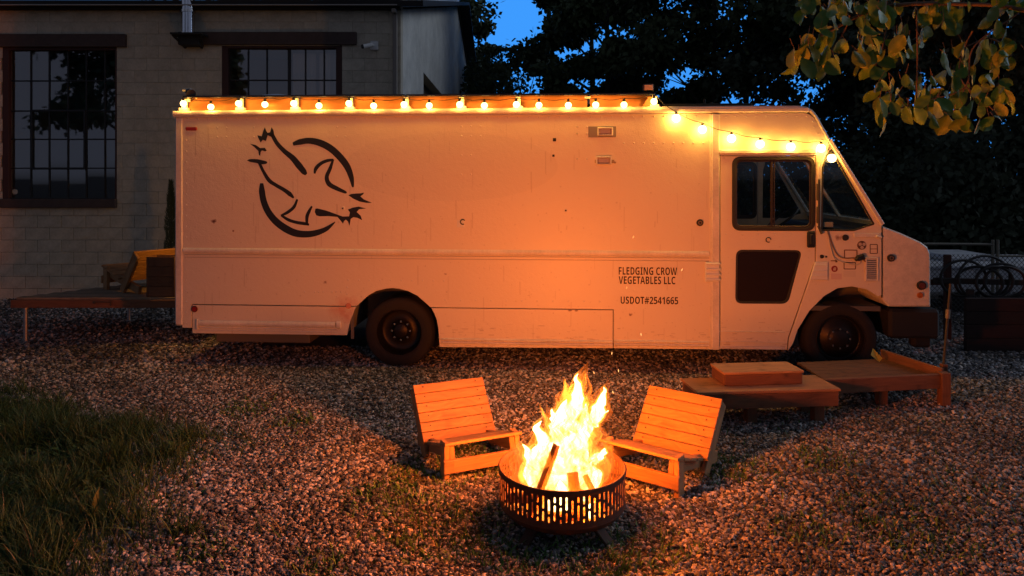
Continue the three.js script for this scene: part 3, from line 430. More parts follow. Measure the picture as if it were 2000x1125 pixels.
  const lampA = thing('clamp_lamp', 'small dark clamp lamp at the rear corner of the truck roof', 'lamp', [0, 0, 0]); lampA.applyMatrix4(TRUCK);
  part(lampA, 'head', cyl(V3(.1, 2.93, -.06), V3(.16, 2.9, .0), .035, .05, 14), mat.dark); part(lampA, 'clamp', merge([B(.03, .1, .03, .11, 2.87, -.05, .005), B(.09, .03, .04, .08, 2.95, -.07, .006), cyl(V3(.12, 2.92, -.05), V3(.2, 2.86, -.05), .012, .012, 8)]), mat.trim);
  const lampB = thing('flood_lamp', 'small square flood lamp standing above the front end of the roof rack', 'lamp', [0, 0, 0]); lampB.applyMatrix4(TRUCK);
  part(lampB, 'housing', B(.11, .08, .06, 5.0, 2.93, -.04, .01), mat.inner); part(lampB, 'lens', B(.085, .055, .01, 5.0, 2.93, -.006, .003), M(.55, .45, .3, .3)); part(lampB, 'stand', B(.02, .06, .02, 5.0, 2.88, -.05, .004), mat.inner);
  const hatch = thing('roof_hatch', 'flat dark hatch with short pipe stubs on the cab roof', 'hatch', [0, 0, 0]); hatch.applyMatrix4(TRUCK);
  part(hatch, 'lid', B(.95, .035, .6, 5.62, 2.765, -.5, .01), mat.dark); part(hatch, 'pipe_stub', merge([cyl(V3(5.64, 2.75, -.4), V3(5.64, 2.85, -.4), .014), cyl(V3(5.72, 2.75, -.45), V3(5.72, 2.82, -.45), .02)]), mat.dark);

  const rl = thing('unseen_rear_lamp', 'unseen warm lamp behind the rear of the truck, placed to light the deck chair', 'lamp', [0, 0, 0]); rl.applyMatrix4(TRUCK);  // lamp out of view behind the truck, placed to light the deck chair
  part(rl, 'lamp_bracket', B(.06, .1, .1, -.05, 1.37, -1.2, .01), mat.dark); const rb = part(rl, 'lamp_bulb', new THREE.SphereGeometry(.04, 16, 12), glowMat(7, 3.6, .85)); rb.position.set(-.14, 1.35, -1.2);
  { const l = new THREE.PointLight(BULB, 1.5); l.name = 'unseen_rear_lamp_light'; l.castShadow = true; rb.add(l); }
  // string of globe bulbs
  const sl = thing('string_lights', 'string of glowing globe bulbs along the truck roof and over the cab door', 'string lights', [0, 0, 0]); sl.applyMatrix4(TRUCK);
  const top = [[.102, 2.794], [.401, 2.755], [.704, 2.79], [.989, 2.777], [1.3, 2.786], [1.571, 2.76], [1.89, 2.782], [2.153, 2.755], [2.474, 2.767], [2.739, 2.753], [3.057, 2.763], [3.314, 2.75], [3.645, 2.76], [3.878, 2.75], [4.179, 2.748], [4.458, 2.75], [4.745, 2.748], [5.047, 2.781]].map(([u, v]) => V3(u, v, .048));
  const low = [[5.27, 2.607], [5.531, 2.492], [5.821, 2.4], [6.104, 2.342], [6.406, 2.315], [6.702, 2.3], [6.815, 2.2]].map(([u, v], i) => V3(u, v, i === 6 ? .03 : .055));
  const cordPts = []; [...top, ...low].forEach((p, i) => { cordPts.push(V3(p.x, p.y + .065, p.z - .004)); const n = [...top, ...low][i + 1]; if (n) cordPts.push(V3((p.x + n.x) / 2, (p.y + n.y) / 2 + .05, (p.z + n.z) / 2 - .004)); });
  part(sl, 'cord', tube(cordPts, .0035, 300, 5), mat.rubber);
  const bulbG = new THREE.SphereGeometry(.033, 16, 12), bulbM = glowMat(9, 5.6, 1.9), sockG = merge([cyl(V3(0, .02, 0), V3(0, .065, 0), .017, .012, 10)]);
  [...top, ...low].forEach((p, i) => {
    const b = part(sl, 'bulb', bulbG, bulbM); b.position.copy(p); if (i > 17) b.scale.setScalar(1.3); part(sl, 'socket', sockG, mat.rubber).position.copy(p);
    const l = new THREE.PointLight(BULB, i < 18 ? BULB_POWER : BULB_POWER * 1.3); l.name = 'bulb_lamp'; l.castShadow = true; l.shadow.radius = .9; b.add(l);
  });
  // extension cord at the cowl
  const pc = thing('power_cord', 'pale extension cord hanging from the cab window to a black socket', 'cord', [0, 0, 0]); pc.applyMatrix4(TRUCK);
  part(pc, 'cable', tube([[6.77, 1.46], [6.79, 1.38], [6.815, 1.27], [6.84, 1.2], [6.9, 1.165], [6.99, 1.14], [7.06, 1.13], [7.09, 1.14], [7.095, 1.18], [7.075, 1.2]].map(([u, v]) => V3(u, v, .02)), .0045, 60, 6), M(.6, .5, .36));
  part(pc, 'second_cable', tube([[6.78, 1.47], [6.81, 1.38], [6.85, 1.27], [6.9, 1.21], [6.97, 1.195], [7.05, 1.2], [7.12, 1.19], [7.15, 1.16]].map(([u, v]) => V3(u, v, .014)), .006, 60, 6), M(.2, .11, .07));
  part(pc, 'plug', merge([B(.085, .06, .04, 7.095, 1.205, .03, .012, 0, 0, .3), B(.05, .03, .03, 7.06, 1.19, .04, .008, 0, 0, .5)]), mat.black);
}

// ------------------------------------------------------------------ wooden chairs
function makeChair(label) {
  const c = thing('plank_chair', label, 'chair', [0, 0, 0], 0, 'low wooden plank chairs'), w = .556, hs = .255, woods = [mat.pine, mat.pineB, mat.pineC], r = rng(77);
  // origin under the middle of the front edge; the chair faces +z; seat rail from the front down to the tail on the ground
  const zb = -.45, yb = .12, zt = -.715, yt = .462;
  for (const s of [-1, 1]) {
    const x = s * (w / 2 - .06);
    part(c, 'seat_rail', bar(V3(x, hs - .065, -.02), V3(x, .045, -.73), .085, .036), mat.pineB);
    part(c, 'front_leg', merge([B(.036, .26, .085, x + s * .036, .13, -.06, .004)]), mat.pineC);
    part(c, 'back_rail', bar(V3(s * (w / 2 - .018), yb - .034 - .07, zb - .043 + .055), V3(s * (w / 2 - .018), yt - .034 - .006, zt - .043 + .005), .085, .034, V3(0, .6, .8)), mat.pineB);
  }
  part(c, 'stretcher', B(w + .01, .085, .03, 0, .108, -.004, .004), mat.pine);
  for (let i = 0; i < 4; i++) { const q = i / 4, z = -.035 - q * .4; part(c, 'seat_slat', B(w, .02, .095, 0, hs - q * .4 * .297 - .008, z, .003, -.288), woods[(r() * 3) | 0]); }
  const dx = zt - zb, dy = yt - yb, len = Math.hypot(dx, dy), ang = -Math.atan2(-dx, dy);
  for (let i = 0; i < 6; i++) { const q = (i + .5) / 6; const sl = part(c, 'back_slat', B(w, len / 6 - .006, .02, 0, yb + dy * q, zb + dx * q, .003, ang), woods[(r() * 3) | 0]); const sc = []; for (const x of [-1, 1]) for (const v of [-.018, .012]) sc.push(new THREE.SphereGeometry(.0048, 6, 4).translate(x * (w / 2 - .07), yb + dy * q + v + .004, zb + dx * q + .011)); part(sl, 'screws', merge(sc), mat.inner); }
  return c;
}
const chair = makeChair('low plank chair left of the fire pit, facing the flames');
chair.position.set(-.188, 0, -4.861); chair.rotation.y = .427;
{ const c = chair.clone(); c.name = numbered('plank_chair'); c.position.set(.81, 0, -4.665); c.rotation.y = -.656; c.userData = { ...chair.userData, label: 'low plank chair right of the fire pit, in front of the wooden steps' }; scene.add(c); }
{ const c = chair.clone(); c.name = numbered('plank_chair'); c.position.set(-5.18, .548, -9.78); c.rotation.y = -2.2; c.scale.setScalar(1.17); c.userData = { ...chair.userData, label: 'low plank chair on the raised deck, seen from its side' }; scene.add(c); }

// ------------------------------------------------------------------ deck at the rear, planter
{
  const d = thing('raised_deck', 'raised timber deck on metal posts at the rear of the truck', 'deck', [-5, 0, -9.6]), L = (x, z) => [x + 5, z + 9.6];
  const z0 = -8.84, z1 = -10.35, n = 11, bw = (z0 - z1) / n;
  for (let i = 0; i < n; i++) { const z = z0 - bw * (i + .5), xl = -6.08 + (z0 - z) * .72, xr = -3.72; part(d, 'deck_board', B(xr - xl, .025, bw - .006, (xl + xr) / 2 + 5, .535, z + 9.6, .003), i % 2 ? mat.deck : mat.deckB); }
  part(d, 'front_board', B(2.36, .095, .036, -4.9 + 5, .475, z0 + 9.6 + .012, .004), mat.brown);
  part(d, 'side_board', bar(V3(-6.08 + 5, .475, z0 + 9.6), V3(-5.0 + 5, .475, z1 + 9.6), .095, .036), mat.brownB);
  part(d, 'latch', merge([B(.2, .012, .01, .04, .5, z0 + 9.6 + .035, .003), B(.012, .05, .01, .14, .478, z0 + 9.6 + .035, .003), B(.03, .03, .02, -.06, .495, z0 + 9.6 + .036, .004)]), mat.inner);
  for (const [x, z] of [[-5.94, -8.88], [-5.37, -10.2], [-3.9, -10.2]]) { const p = part(d, 'post', merge([cyl(V3(x + 5, 0, z + 9.6), V3(x + 5, .44, z + 9.6), .024, .024, 14), cyl(V3(x + 5, .4, z + 9.6), V3(x + 5, .45, z + 9.6), .034, .034, 14)]), mat.galv); part(p, 'foot', B(.2, .012, .12, x + 5, .006, z + 9.6, .003), mat.galv); }
  const pl = thing('planter_box', 'tall brown timber planter box at the truck end of the deck', 'planter', [-4.29, .55, -8.99]);
  const pr = rng(3); for (let i = 0; i < 4; i++) part(pl, 'plank', B(.29, .118, .03, 0, .062 + i * .122, .1, .003), pr() > .5 ? mat.brown : mat.brownB);
  part(pl, 'side', B(.03, .49, .23, -.16, .245, 0, .003), mat.brownB); part(pl, 'side', B(.03, .49, .23, .16, .245, 0, .003), mat.brownB); part(pl, 'back', B(.29, .49, .03, 0, .245, -.1, .003), mat.brownB); part(pl, 'soil', B(.29, .02, .17, 0, .42, 0, .002), mat.dark);
  const sh = thing('slim_conifer', 'slim dark conifer growing behind the deck beside the truck', 'shrub', [-4.98, .15, -10.62]); const r = rng(8), pos = [];
  for (let i = 0; i < 4200; i++) { const y = r() * 1.8, R = .13 * (1 - Math.pow(y / 1.8, 2.2)) * (.5 + .5 * n16(y * 9, 3)) + .01, a = r() * 6.28, q = R * Math.sqrt(r()), x = Math.cos(a) * q, z = Math.sin(a) * q, l = .03 + r() * .035, s = .006; pos.push(x - s, y, z, x + s, y, z + s, x + Math.cos(a) * l * .5, y + l, z + Math.sin(a) * l * .5); }
  const g = new THREE.BufferGeometry(); g.setAttribute('position', new THREE.Float32BufferAttribute(pos, 3)); g.computeVertexNormals(); part(sh, 'foliage', g, mat.leafDim); part(sh, 'stem', cyl(V3(0, -.2, 0), V3(0, 1.7, 0), .02, .006, 6), mat.bark);
}

// ------------------------------------------------------------------ steps and low platform on the right
{
  const s = thing('wooden_step', 'wide lower wooden step on short posts behind the right chair', 'step', [2.06, 0, -6.07]);
  part(s, 'tread', B(1.2, .022, .42, 0, .276, 0, .003), woodMat(.42, .2, .09)); part(s, 'front_board', B(1.17, .12, .034, 0, .204, .188, .004), mat.brown); part(s, 'back_board', B(1.17, .12, .034, 0, .204, -.188, .004), mat.brown);
  for (const x of [-1, 1]) { part(s, 'side_board', B(.034, .12, .34, x * .567, .204, 0, .004), mat.brown); part(s, 'post', B(.085, .2, .085, x > 0 ? .45 : -.12, .1, .11, .004), mat.brownB); part(s, 'post', B(.085, .2, .085, x * .45, .1, -.12, .004), mat.brownB); }
  s.rotation.y = .09;
  const u = thing('wooden_step', 'smaller upper wooden step stacked on the wide step', 'step', [2.07, .288, -6.16], .1);
  part(u, 'tread', B(.69, .02, .3, 0, .103, 0, .003), woodMat(.48, .26, .12)); part(u, 'front_board', B(.67, .092, .03, 0, .047, .13, .004), mat.brown); part(u, 'back_board', B(.67, .092, .03, 0, .047, -.13, .004), mat.brown);
  for (const x of [-1, 1]) part(u, 'side_board', B(.03, .092, .228, x * .32, .047, 0, .004), mat.brown);
  const p = thing('low_platform', 'low timber platform running past the front wheel to a corner post', 'platform', [3.2, 0, -6.7]);
  part(p, 'front_beam', bar(V3(2.66 - 3.2, .224, .5), V3(3.79 - 3.2, .224, .32), .125, .04), mat.brown);
  part(p, 'side_board', bar(V3(3.79 - 3.2, .27, .3), V3(3.62 - 3.2, .27, -.42), .11, .03), mat.brown);
  for (let i = 0; i < 7; i++) part(p, 'deck_board', B(1.02, .022, .1, .03, .232, .37 - i * .106, .003, 0, .15), mat.brownB);
  part(p, 'corner_post', B(.08, .3, .08, .585, .15, .33, .004), mat.brown); part(p, 'post', B(.08, .24, .08, .05, .12, .3, .004), mat.brownB); part(p, 'post', B(.08, .24, .08, .42, .12, -.36, .004), mat.brownB);
}

// ------------------------------------------------------------------ fire pit, wood, flames
const PIT = V3(.288, 0, -4.19);
{
  const f = thing('fire_pit', 'round dark steel fire pit with slotted sides and a burning fire', 'fire pit', PIT.toArray()), R = .36, yT = .347, cols = 72, r = rng(5);
  const bands = []; let state = 0;
  for (let i = 0; i < cols; i++) {
    const w = 2 * Math.PI * R / cols, y0 = .165, y1 = .32, s = shapeOf([[-w / 2, y0 - .02], [w / 2, y0 - .02], [w / 2, yT], [-w / 2, yT]]), k = i % 4;
    const cuts = k === 0 ? [[.185, .235], [.25, .318]] : k === 1 ? [[.178, .21], [.224, .3]] : k === 2 ? [[.19, .272], [.287, .316]] : [[.18, .2], [.214, .262], [.276, .318]];
    for (const [a, b] of cuts) { const q = .0048, h = new THREE.Path(); h.moveTo(-q, a + q); h.absarc(0, a + q, q, Math.PI, 2 * Math.PI, false); h.lineTo(q, b - q); h.absarc(0, b - q, q, 0, Math.PI, false); h.lineTo(-q, a + q); s.holes.push(h); }
    for (const rr of [R]) { const g = new THREE.ShapeGeometry(s, 5); bands.push(g.scale(rr / R, 1, 1).translate(0, 0, rr * Math.cos(Math.PI / cols)).rotateY(i / cols * 2 * Math.PI)); }
  }
  part(f, 'slotted_band', merge(bands), mat.steel);
  part(f, 'rim', new THREE.LatheGeometry([[R - .008, yT - .02], [R - .006, yT + .002], [R + .002, yT + .006], [R + .008, yT], [R + .006, yT - .026], [R + .001, yT - .028]].map((p) => V2(...p)), 72), mat.steel);
  part(f, 'bowl', new THREE.LatheGeometry([[R, .15], [R + .003, .145], [.335, .11], [.27, .075], [.18, .055], [0, .05], [0, .054], [.178, .059], [.268, .079], [.33, .114], [R - .006, .15]].map((p) => V2(...p)), 64), mat.steel);
  for (let i = 0; i < 4; i++) { const a = i / 4 * 6.283 + .75; part(f, 'leg', bar(V3(Math.cos(a) * .24, .08, Math.sin(a) * .24), V3(Math.cos(a) * .34, .0, Math.sin(a) * .34), .02, .07), mat.steel); }
  { const g = new THREE.CircleGeometry(.345, 48).rotateX(-Math.PI / 2); const pts = new THREE.LatheGeometry([[0, .165], [.1, .16], [.2, .145], [.3, .125], [.34, .12]].map((p) => V2(...p)), 48); part(f, 'ash_bed', pts, mat.ash); }
  const log = (label, a, b, rad, m) => { const t = thing('firewood_log', label, 'firewood', PIT.toArray()); const A = V3(...a), Bq = V3(...b); const g = cyl(A, Bq, rad, rad * .9, 7), p = g.attributes.position; for (let i = 0; i < p.count; i++) p.setXYZ(i, p.getX(i) + (n32(p.getX(i) * 90 + 300, p.getY(i) * 90 + 300) - .5) * rad * .5, p.getY(i), p.getZ(i) + (n32(p.getZ(i) * 90 + 300, p.getY(i) * 90 + 99) - .5) * rad * .5); g.computeVertexNormals(); part(t, 'wood', g, m ?? mat.char); };
  log('charred log leaning from lower left up into the flames', [-.19, .15, .24], [-.035, .5, .1], .03);
  log('short upright log standing at the front of the fire', [.075, .15, .24], [.05, .37, .16], .032);
  log('split log lying against the left inside of the pit', [-.3, .17, .02], [-.13, .24, .2], .032);
  log('pale split stick leaning at the right of the fire', [.22, .16, .2], [.12, .33, .1], .018, woodMat(.4, .2, .09));
  log('thick log lying along the right inside of the pit', [.14, .17, -.06], [.3, .19, .1], .03);
  log('thin stick crossing below the right split stick', [.25, .16, .16], [.08, .27, .15], .014, woodMat(.35, .17, .07));
  log('log lying across the bottom in front of the upright log', [-.06, .17, .27], [.16, .19, .26], .028);
  log('charred log at the back of the fire', [.0, .16, -.2], [.06, .42, -.08], .032);

  // flames: hot cores inside thinner, redder shells
  const fl = thing('fire', 'bright yellow and white flames rising from the fire pit', 'fire', PIT.toArray());
  const tongue = (base, tip, rad, seed, k = 1, puff = .55) => {
    const rows = 22, seg = 18, pos = [], uv = [], idx = [], f = lattice(32, seed), A = V3(...base), Bq = V3(...tip), d = Bq.clone().sub(A), c = V3();
    for (let i = 0; i <= rows; i++) {
      const t = i / rows, tt = k > 1 ? -.04 + t * (1.0 + .07 * k) : t; c.copy(A).addScaledVector(d, tt); c.x += (f(t * 3.3 + 2, 5) - .5) * rad * 1.7 * t; c.z += (f(t * 3.3 + 2, 12) - .5) * rad * 1.2 * t; c.x += (f(t * 9 + 3, 21) - .5) * rad * .7 * Math.sqrt(t);
      const pr = Math.pow(Math.sin(Math.PI * Math.min(1, Math.pow(t * .985 + .015, puff))), .8) * (1 - .25 * t);
      for (let j = 0; j <= seg; j++) { const a = j / seg * 6.2832, q = rad * k * pr * (.5 + .7 * f(Math.cos(a) * 1.6 + 10 + t * 1.2, Math.sin(a) * 1.6 + t * 3.2 + 10) + .42 * f(Math.cos(a) * 3.4 + 20 + t * 3, Math.sin(a) * 3.4 + t * 9 + 3)); pos.push(c.x + Math.cos(a) * q, c.y, c.z + Math.sin(a) * q * .9); uv.push(j / seg, t); }
    }
    for (let i = 0; i < rows; i++) for (let j = 0; j < seg; j++) { const a = i * (seg + 1) + j, b = a + seg + 1; idx.push(a, a + 1, b, b, a + 1, b + 1); }
    const g = new THREE.BufferGeometry(); g.setAttribute('position', new THREE.Float32BufferAttribute(pos, 3)); g.setAttribute('uv', new THREE.Float32BufferAttribute(uv, 2)); g.setIndex(idx); g.computeVertexNormals(); return g;
  };
  const wisp = dataTex(256, (u, v) => { if (v > .995) return 0; const s = n32(u * 32, v * 8), q = n16(u * 16, v * 8); return Math.min(1, Math.max(0, (s * .8 + q * .6) * 1.7 - .55 - .5 * v * v)); });
  const core = glowMat(9, 6.2, 2.4), mid = glowMat(3.2, 1.35, .14, { transparent: true, opacity: .42, alphaMap: wisp }), outer = glowMat(1.7, .42, .025, { transparent: true, opacity: .42, alphaMap: again(wisp, 2, 1) }), faint = glowMat(1.1, .16, .01, { transparent: true, opacity: .22, alphaMap: again(wisp, 3, 1) });
  const T = [ // base, tip, radius, seed, lamp
    [[-.01, .2, .02], [.02, .6, .0], .115, 201, .5], [[.03, .4, .0], [.05, .73, .0], .09, 202, 1.3], [[.05, .6, .0], [.11, .88, .0], .042, 203, 1.4],
    [[-.12, .22, .03], [-.1, .6, .02], .08, 204, .4], [[-.09, .32, .03], [-.24, .47, .03], .045, 205, 0], [[.1, .22, .0], [.12, .62, -.02], .085, 206, .4], [[.13, .34, .03], [.26, .45, .0], .042, 207, 0],
    [[-.03, .17, .2], [-.03, .33, .17], .06, 208, .5], [[.12, .18, .08], [.2, .4, .06], .04, 209, 0], [[.0, .35, .08], [.01, .58, .05], .08, 210, 0],
    [[.19, .58, -.02], [.245, .79, -.03], .036, 211, 0], [[.13, .5, -.02], [.16, .7, -.02], .035, 212, 0], [[.13, .17, .27], [.14, .25, .26], .024, 213, .25], [[-.03, .5, .03], [-.04, .68, .02], .04, 214, 0],
    [[-.13, .2, .1], [-.11, .38, .08], .045, 215, 0], [[.2, .56, -.02], [.16, .62, -.02], .02, 216, 0], [[.21, .6, -.02], [.26, .66, -.02], .016, 217, 0],
  ];
  const rs = rng(260);
  for (let i = 0; i < 9; i++) { const a = rs() * 6.28, y = .3 + rs() * .42, R = (.13 - (y - .3) * .17), x = .03 + Math.cos(a) * R + (y - .3) * .06, z = Math.sin(a) * R * .8, L = .07 + rs() * .1; T.push([[x * .8, y - .04, z * .8], [x + Math.cos(a) * L * .55, y + L, z + Math.sin(a) * L * .3], .018 + rs() * .018, 270 + i, -1]); }
  T.forEach(([a, b, rad, seed, lamp]) => {
    if (lamp >= 0) { const inner = part(fl, 'flame_core', tongue(a, b, rad, seed, 1), core); inner.castShadow = false; }
    part(fl, 'flame', tongue(a, b, rad, seed, lamp < 0 ? 1 : 1.32), mid).castShadow = false; part(fl, 'flame_edge', tongue(a, b, rad, seed + 40, lamp < 0 ? 1.3 : 1.62), outer).castShadow = false; if (lamp >= 0 && rad > .035) part(fl, 'flame_haze', tongue(a, [b[0] + (b[0] - a[0]) * .12, b[1] + (b[1] - a[1]) * .12, b[2]], rad, seed + 80, 1.95), faint).castShadow = false;
    if (lamp > 0) { const l = new THREE.PointLight(FIRE, FIRE_POWER * lamp / 4.75); l.name = 'flame_lamp'; l.castShadow = true; l.shadow.radius = 4; l.position.set((a[0] + b[0]) / 2, (a[1] + b[1]) / 2, (a[2] + b[2]) / 2); fl.add(l); }
  });
  for (const [u, v, w] of [[.16, .14, .2], [-.08, .17, .24], [.0, .17, .1], [-.2, .155, .1], [.22, .145, .12], [.1, .17, .0]]) part(fl, 'ember', new THREE.IcosahedronGeometry(.022, 1).translate(u, v, w), glowMat(1.6, .35, .02));
  const sm = glowMat(2.4, 1.1, .35);
  for (const [x, y, d, where] of [[1160, 728, 4.4, 'just right of the highest flame tip'], [1208, 724, 4.5, 'up and right of the flames, below the truck skirt'], [1195, 690, 4.7, 'right under the bottom edge of the truck skirt'], [1237, 463, 5.2, 'highest of all, above the belt rail of the truck'], [1332, 527, 5.4, 'beside the end of the first line of lettering'], [1224, 562, 5, 'between the second and third lines of lettering'], [1252, 653, 4.8, 'low on the truck skirt under the lettering'], [1197, 766, 4.3, 'lowest, beside the small separate flame']]) { const s = thing('spark', 'tiny glowing spark ' + where, 'spark', [(x - 1000) * d / 1420, 2 - (y - 348) * d / 1420, -d], x, 'sparks above the fire'); part(s, 'ember', new THREE.OctahedronGeometry(.004, 0).scale(.7, 3, .7).rotateZ(-.5), sm); }
}

// ------------------------------------------------------------------ fence and clutter at the right
{
  const fz = -9.6, f = thing('chain_link_fence', 'chain link fence on metal posts beyond the front of the truck', 'fence', [7, 0, fz]), X = (px, d = 9.6) => (px - 1000) * d / 1420 - 7, Y = (py, d = 9.6) => 2 - (py - 348) * d / 1420;
  const y0 = .1, y1 = Y(497), x0 = X(1800), x1 = 5, bars = [], H = y1 - y0;
  for (let c = x0 - H; c < x1; c += .062) for (const s of [1, -1]) { let a = c, b = c + H, ya = s > 0 ? y0 : y1, yb = s > 0 ? y1 : y0; const cut = (x) => ya + (yb - ya) * (x - c) / H; let A = Math.max(a, x0), Bx = Math.min(b, x1); if (Bx - A < .05) continue; bars.push(cyl(V3(A, cut(A), 0), V3(Bx, cut(Bx), 0), .0035, .0035, 4)); }
  part(f, 'wire_mesh', merge(bars), mat.wire).userData.kind = 'stuff';
  for (const px of [1936, 1945.5]) part(f, 'post', cyl(V3(X(px), 0, .03), V3(X(px), Y(468), .03), .02, .02, 10), mat.post);
  part(f, 'top_rail', cyl(V3(X(1800), Y(476), .03), V3(X(1936), Y(477), .03), .018, .018, 8), mat.post); part(f, 'top_rail', cyl(V3(X(1945), Y(500), .0), V3(5, Y(506), 0), .014, .014, 8), mat.post);
  const p = thing('rusty_post', 'rusty red steel post standing in front of the chain link fence', 'post', [5.36, 0, -8.95]); part(p, 'post', B(.07, 1.06, .07, 0, .53, 0, .006), mat.iron); part(p, 'cross_rail', B(1.9, .07, .04, .75, .72, .0, .006, 0, .05, -.03), M(.03, .02, .016)); part(p, 'cross_rail', B(.4, .07, .04, -.2, .72, -.01, .006), mat.iron);
  const q = thing('leaning_pole', 'pale weathered pole leaning between platform corner and fence', 'pole', [3.86, .0, -6.5]); part(q, 'pole', cyl(V3(0, .34, 0), V3(.09, 1.05, -.05), .012, .01, 8), M(.05, .047, .035, .85)); part(q, 'clamp', cyl(V3(.052, .74, -.03), V3(.06, .82, -.034), .02, .02, 8), mat.post); part(q, 'foot', B(.05, .34, .05, .0, .17, 0, .004), mat.brownB);
  const w = thing('timber_wall', 'low dark timber wall of stacked boards at the right edge', 'wall', [6.4, 0, -8.35]);
  for (let i = 0; i < 4; i++) part(w, 'board', B(3, .15, .05, .3, .09 + i * .153, 0, .006), i % 2 ? M(.035, .014, .011, .9, { map: grain }) : M(.028, .013, .01, .9, { map: grain })); for (const x of [-1.1, 0, 1.2]) part(w, 'stake', B(.07, .72, .06, x, .36, -.06, .005), mat.dark);
  const hoop = thing('hose_coil', 'loops of black hose hung on the fence rail', 'hose', [5.75, .8, -8.85]); const r = rng(12);
  for (let i = 0; i < 6; i++) { const R = .18 + r() * .14, cx = (r() - .5) * .55, g = new THREE.TorusGeometry(R, .016, 6, 40).scale(1.3, 1, 1).rotateY((r() - .5) * .5).translate(cx, -.1 + r() * .08, (r() - .5) * .1); part(hoop, 'loop', g, mat.rubber); }
  const tr = thing('pale_trailer', 'pale grey trailer body standing behind the chain link fence', 'trailer', [7.2, 0, -11.4]);
  part(tr, 'body', merge([B(2.3, .5, 1.2, 0, .5, 0, .06), B(.8, .1, .9, -.3, .79, 0, .05)]), M(.72, .74, .76, .6, { map: again(mottle, 1) })); part(tr, 'rail', B(2.3, .04, .02, 0, .66, .61, .006), M(.3, .32, .36)); { const rm = M(.4, .42, .45); for (const x of [-.8, -.3, .2, .7]) part(tr, 'panel_rib', B(.03, .44, .02, x, .5, .607, .004), rm); }
  for (const x of [-.5, .6]) part(tr, 'wheel', new THREE.CylinderGeometry(.26, .26, .18, 24).rotateX(Math.PI / 2).translate(x, .26, .5), mat.tyre);
  const lf = thing('yellow_leaf', 'single yellow leaf standing beside the front wheel on the platform', 'leaf', [3.5, .245, -6.93]); const g = new THREE.BufferGeometry(); g.setAttribute('position', new THREE.Float32BufferAttribute([0, 0, 0, .03, .03, .012, -.005, .13, -.01, 0, 0, 0, -.005, .13, -.01, -.045, .09, .012], 3)); g.computeVertexNormals(); part(lf, 'blade', g.scale(1.25, 1.1, 1.2).rotateZ(.35), M(.4, .4, .07));
  const st = thing('round_stone', 'pale round stone lying alone on the gravel at the right', 'stone', [2.768, .02, -5.07]); { const s = new THREE.IcosahedronGeometry(.026, 2), a = s.attributes.position; for (let i = 0; i < a.count; i++) { const v = V3().fromBufferAttribute(a, i), k = .88 + .24 * n32(v.x * 160 + 90, v.y * 160 + v.z * 90 + 90); a.setXYZ(i, v.x * k, v.y * k * .9, v.z * k); } s.computeVertexNormals(); part(st, 'stone', s, M(.45, .36, .28, .9)); }
}

// ------------------------------------------------------------------ trees
function leafMesh(parent, name, pts, size, r, m) {
  const pos = new Float32Array(pts.length * 18); let o = 0; const a = V3(), b = V3(), n = V3();
  for (const p of pts) {
    a.set(r() - .5, (r() - .5) * .9 - .25, r() - .5).normalize(); n.set(r() - .5, r() - .5, r() - .5).normalize(); b.crossVectors(a, n).normalize(); const l = size * (.6 + r() * .8), w = l * .32;
    const A = p, Bp = V3(p.x + a.x * l * .5 + b.x * w, p.y + a.y * l * .5 + b.y * w, p.z + a.z * l * .5 + b.z * w), C = V3(p.x + a.x * l, p.y + a.y * l, p.z + a.z * l), Dp = V3(p.x + a.x * l * .45 - b.x * w, p.y + a.y * l * .45 - b.y * w, p.z + a.z * l * .45 - b.z * w);
    for (const q of [A, Bp, C, A, C, Dp]) { pos[o++] = q.x; pos[o++] = q.y; pos[o++] = q.z; }
  }
  const g = new THREE.BufferGeometry(); g.setAttribute('position', new THREE.BufferAttribute(pos, 3)); g.computeVertexNormals(); return part(parent, name, g, m);
}
const gauss = (r) => (r() + r() + r() + r() - 2) * .87;
